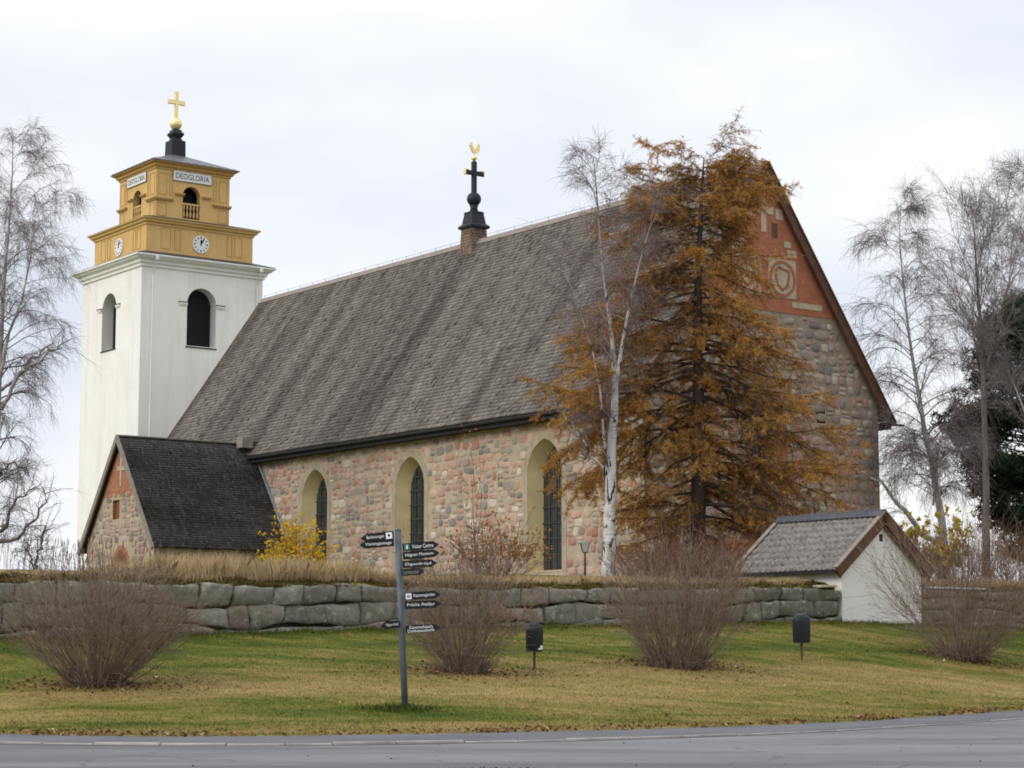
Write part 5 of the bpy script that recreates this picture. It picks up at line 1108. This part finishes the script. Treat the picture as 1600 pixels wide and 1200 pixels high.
shrub(0, 0, 60, 60, 125, 'brown twiggy shrub behind the wall by the straight dark trunk', M['red_twig'], 'bare_shrub', 'brown thicket behind the right wall', 130, on_bank(1512, 80), .013, tang=20, base_r=1.2)
shrub(0, 0, 70, 60, 105, 'brown twiggy shrub behind the wall at the right edge, below the pine', M['red_twig'], 'bare_shrub', 'brown thicket behind the right wall', 120, on_bank(1592, 82), .013, tang=20, base_r=1.2)

# ------------------------------------------------------------------ grass, weeds, leaves
def blades(name, P, h, w, mat, lean=.45, dirn=None):
    N = len(P); az = rng.uniform(0, 2 * math.pi, N); a = np.stack([np.cos(az), np.sin(az), np.zeros(N)], -1); l = rng.normal(size=(N, 3)) * lean; l[:, 2] = 1; l = nrmz(l)
    if dirn is not None: l = nrmz(l + dirn)
    h = np.broadcast_to(h, N)[:, None]; w = np.broadcast_to(w, N)[:, None]; mid = P + l * h * .55; tip = P + nrmz(l + rng.normal(size=(N, 3)) * lean * .6) * h
    V = np.stack([P - a * w * .5, P + a * w * .5, mid + a * w * .35, tip, mid - a * w * .35], 1).reshape(-1, 3); return tag(np_mesh(name, V, np.arange(N * 5).reshape(N, 5), mat), kind='stuff')
def scatter_lawn(N, gap=0.0):
    x = rng.uniform(-18, 27, N * 3); y = rng.uniform(34, 78, N * 3); ok = (y > edge_y(x) + .12 * smooth_noise(x, x * .3, 2.3) + .0) & (np.abs(x) < .30 * y + 1.0); s = (x - OX[0]) * EX[0] + (y - OX[1]) * EX[1] - WX; ok &= s > .05
    x, y = x[ok][:N], y[ok][:N]; return np.stack([x, y, ground(x, y) - .01], -1)
P = scatter_lawn(210000); blades('lawn_grass', P, rng.uniform(.025, .075, len(P)), .012, M['blades'], .5)
# longer tufts along the wall foot and round the signpost
tt = rng.uniform(-50, 12, 16000); ss = np.abs(rng.normal(size=16000)) * .35 + .06; X = OX[0] + EX[0] * (ss + WX) + NY[0] * tt; Y = OX[1] + EX[1] * (ss + WX) + NY[1] * tt; P = np.stack([X, Y, ground(X, Y) - .01], -1); blades('wall_foot_grass', P, rng.uniform(.06, .2, len(P)), .014, M['blades'], .4)
az = rng.uniform(0, 6.28, 1500); r = np.abs(rng.normal(size=1500)) * .42; X, Y = sp0[0] + r * np.cos(az) * 1.5 - .15, sp0[1] + r * np.sin(az) - .1; m = NT('lush_grass', .95, .1); m.color(m.ramp(m.island(), [(0, (.04, .065, .012)), (1, (.10, .13, .025))])); blades('signpost_grass', np.stack([X, Y, ground(X, Y) - .01], -1), rng.uniform(.06, .22, 1500) * np.exp(-r * .6), .014, m.mat, .4)
# turf and dry grass on top of the wall
N = 90000; tt = rng.uniform(-62, 16, N); ss = -rng.uniform(.0, .75, N); g_ = (tt > -16.5) & (tt < -12.2); tt, ss = tt[~g_], ss[~g_]
X = OX[0] + EX[0] * (ss + WX) + NY[0] * tt; Y = OX[1] + EX[1] * (ss + WX) + NY[1] * tt; Zt = np.maximum(wall_top(tt) - .04, ground(X, Y) - .02); blades('turf_fringe', np.stack([X, Y, Zt], -1), rng.uniform(.05, .17, len(tt)) * (1 + .5 * smooth_noise(tt, ss, 2.)), .02, M['moss'], .8, EX * .35)
N = 120000; tt = rng.uniform(-62, 18, N); ss = -(.45 + np.abs(rng.normal(size=N)) * 1.3); g_ = (tt > -17.2) & (tt < -11.8) & (ss > -6); tt, ss = tt[~g_], ss[~g_]
X = OX[0] + EX[0] * (ss + WX) + NY[0] * tt; Y = OX[1] + EX[1] * (ss + WX) + NY[1] * tt
tall = np.interp(tt, [-62, -43, -42, -40.5, -36, -34, -33, -29, -26, -20, -10, 0, 18], [.10, .12, .3, .72, .66, .46, .26, .2, .24, .16, .25, .4, .45]); hh = rng.uniform(.35, 1.1, len(tt)) * tall * (1 + .35 * smooth_noise(tt, ss, 1.1)); blades('dry_grass', np.stack([X, Y, ground(X, Y) - .02], -1), hh, .013, M['dry'], .28)
# dark dry seed stalks above the left shrub
N = 120; tt = rng.normal(-43.3, 1.2, N); ss = -rng.uniform(.5, 2.2, N); X = OX[0] + EX[0] * (ss + WX) + NY[0] * tt; Y = OX[1] + EX[1] * (ss + WX) + NY[1] * tt; P = np.stack([X, Y, ground(X, Y) - .02], -1); D = nrmz(rng.normal(size=(N, 3)) * .1 + np.array([0, 0, 1.])); ln = rng.uniform(.35, 1.05, N)
a, b, q0, q1 = chain_twigs(P, D, ln, 3, 0, .05, .007, .005); V, F = cones(a, b, q0, q1); top = b[2 * N:]; V2, F2 = cones(top - nrmz(b[2 * N:] - a[2 * N:]) * rng.uniform(.05, .22, (N, 1)), top + np.array([0, 0, .02]), .012, .005, 4); V, F = np.concatenate([V, V2]), np.concatenate([F, F2 + len(V)]); tag(np_mesh('dry_weeds', V, F, M['larch_twig']), kind='stuff')
# fallen leaves: on the lawn, thick along the pavement edge and below the shrubs
P = scatter_lawn(110); x = rng.uniform(-14, 20, 5200); y = edge_y(x) + np.abs(rng.normal(size=5200)) * .6 - .14; ok = rng.random(5200) < .25 + .5 * (smooth_noise(x, x * .2, .7) > .1); Q = np.stack([x, y, ground(x, y)], -1)[ok]; Q[:, 2] = np.maximum(Q[:, 2], .05); L3 = []
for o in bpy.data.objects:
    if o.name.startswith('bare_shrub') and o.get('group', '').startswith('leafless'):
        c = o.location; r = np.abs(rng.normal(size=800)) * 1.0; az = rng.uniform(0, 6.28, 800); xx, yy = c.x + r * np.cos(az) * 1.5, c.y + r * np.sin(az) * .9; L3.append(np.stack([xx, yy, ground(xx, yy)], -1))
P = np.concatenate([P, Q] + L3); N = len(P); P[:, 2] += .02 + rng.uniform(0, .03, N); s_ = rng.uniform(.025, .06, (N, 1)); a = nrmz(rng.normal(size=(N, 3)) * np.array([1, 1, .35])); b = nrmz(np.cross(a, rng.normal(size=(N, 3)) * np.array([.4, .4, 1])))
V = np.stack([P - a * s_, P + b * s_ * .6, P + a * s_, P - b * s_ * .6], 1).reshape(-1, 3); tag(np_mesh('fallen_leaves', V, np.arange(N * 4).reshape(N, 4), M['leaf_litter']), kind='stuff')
# clods and grit dropped on the road
N = 80; x = np.concatenate([rng.normal(-.2, .6, 60), rng.uniform(-8, 9, 20)]); y = np.concatenate([27.55 + rng.normal(0, .16, 60), rng.uniform(27.2, 35.5, 20)]); ok = y < kerb_y(x) - .2; x, y = x[ok], y[ok]; mb = MB()
for xx, yy in zip(x, y):
    r_ = random.uniform(.006, .02); mb.lathe([(r_ * .8, 0), (r_, r_ * .4), (r_ * .5, r_ * .9)], xx, yy, 5)
tag(mb.build('road_grit', M['soil']), kind='stuff')
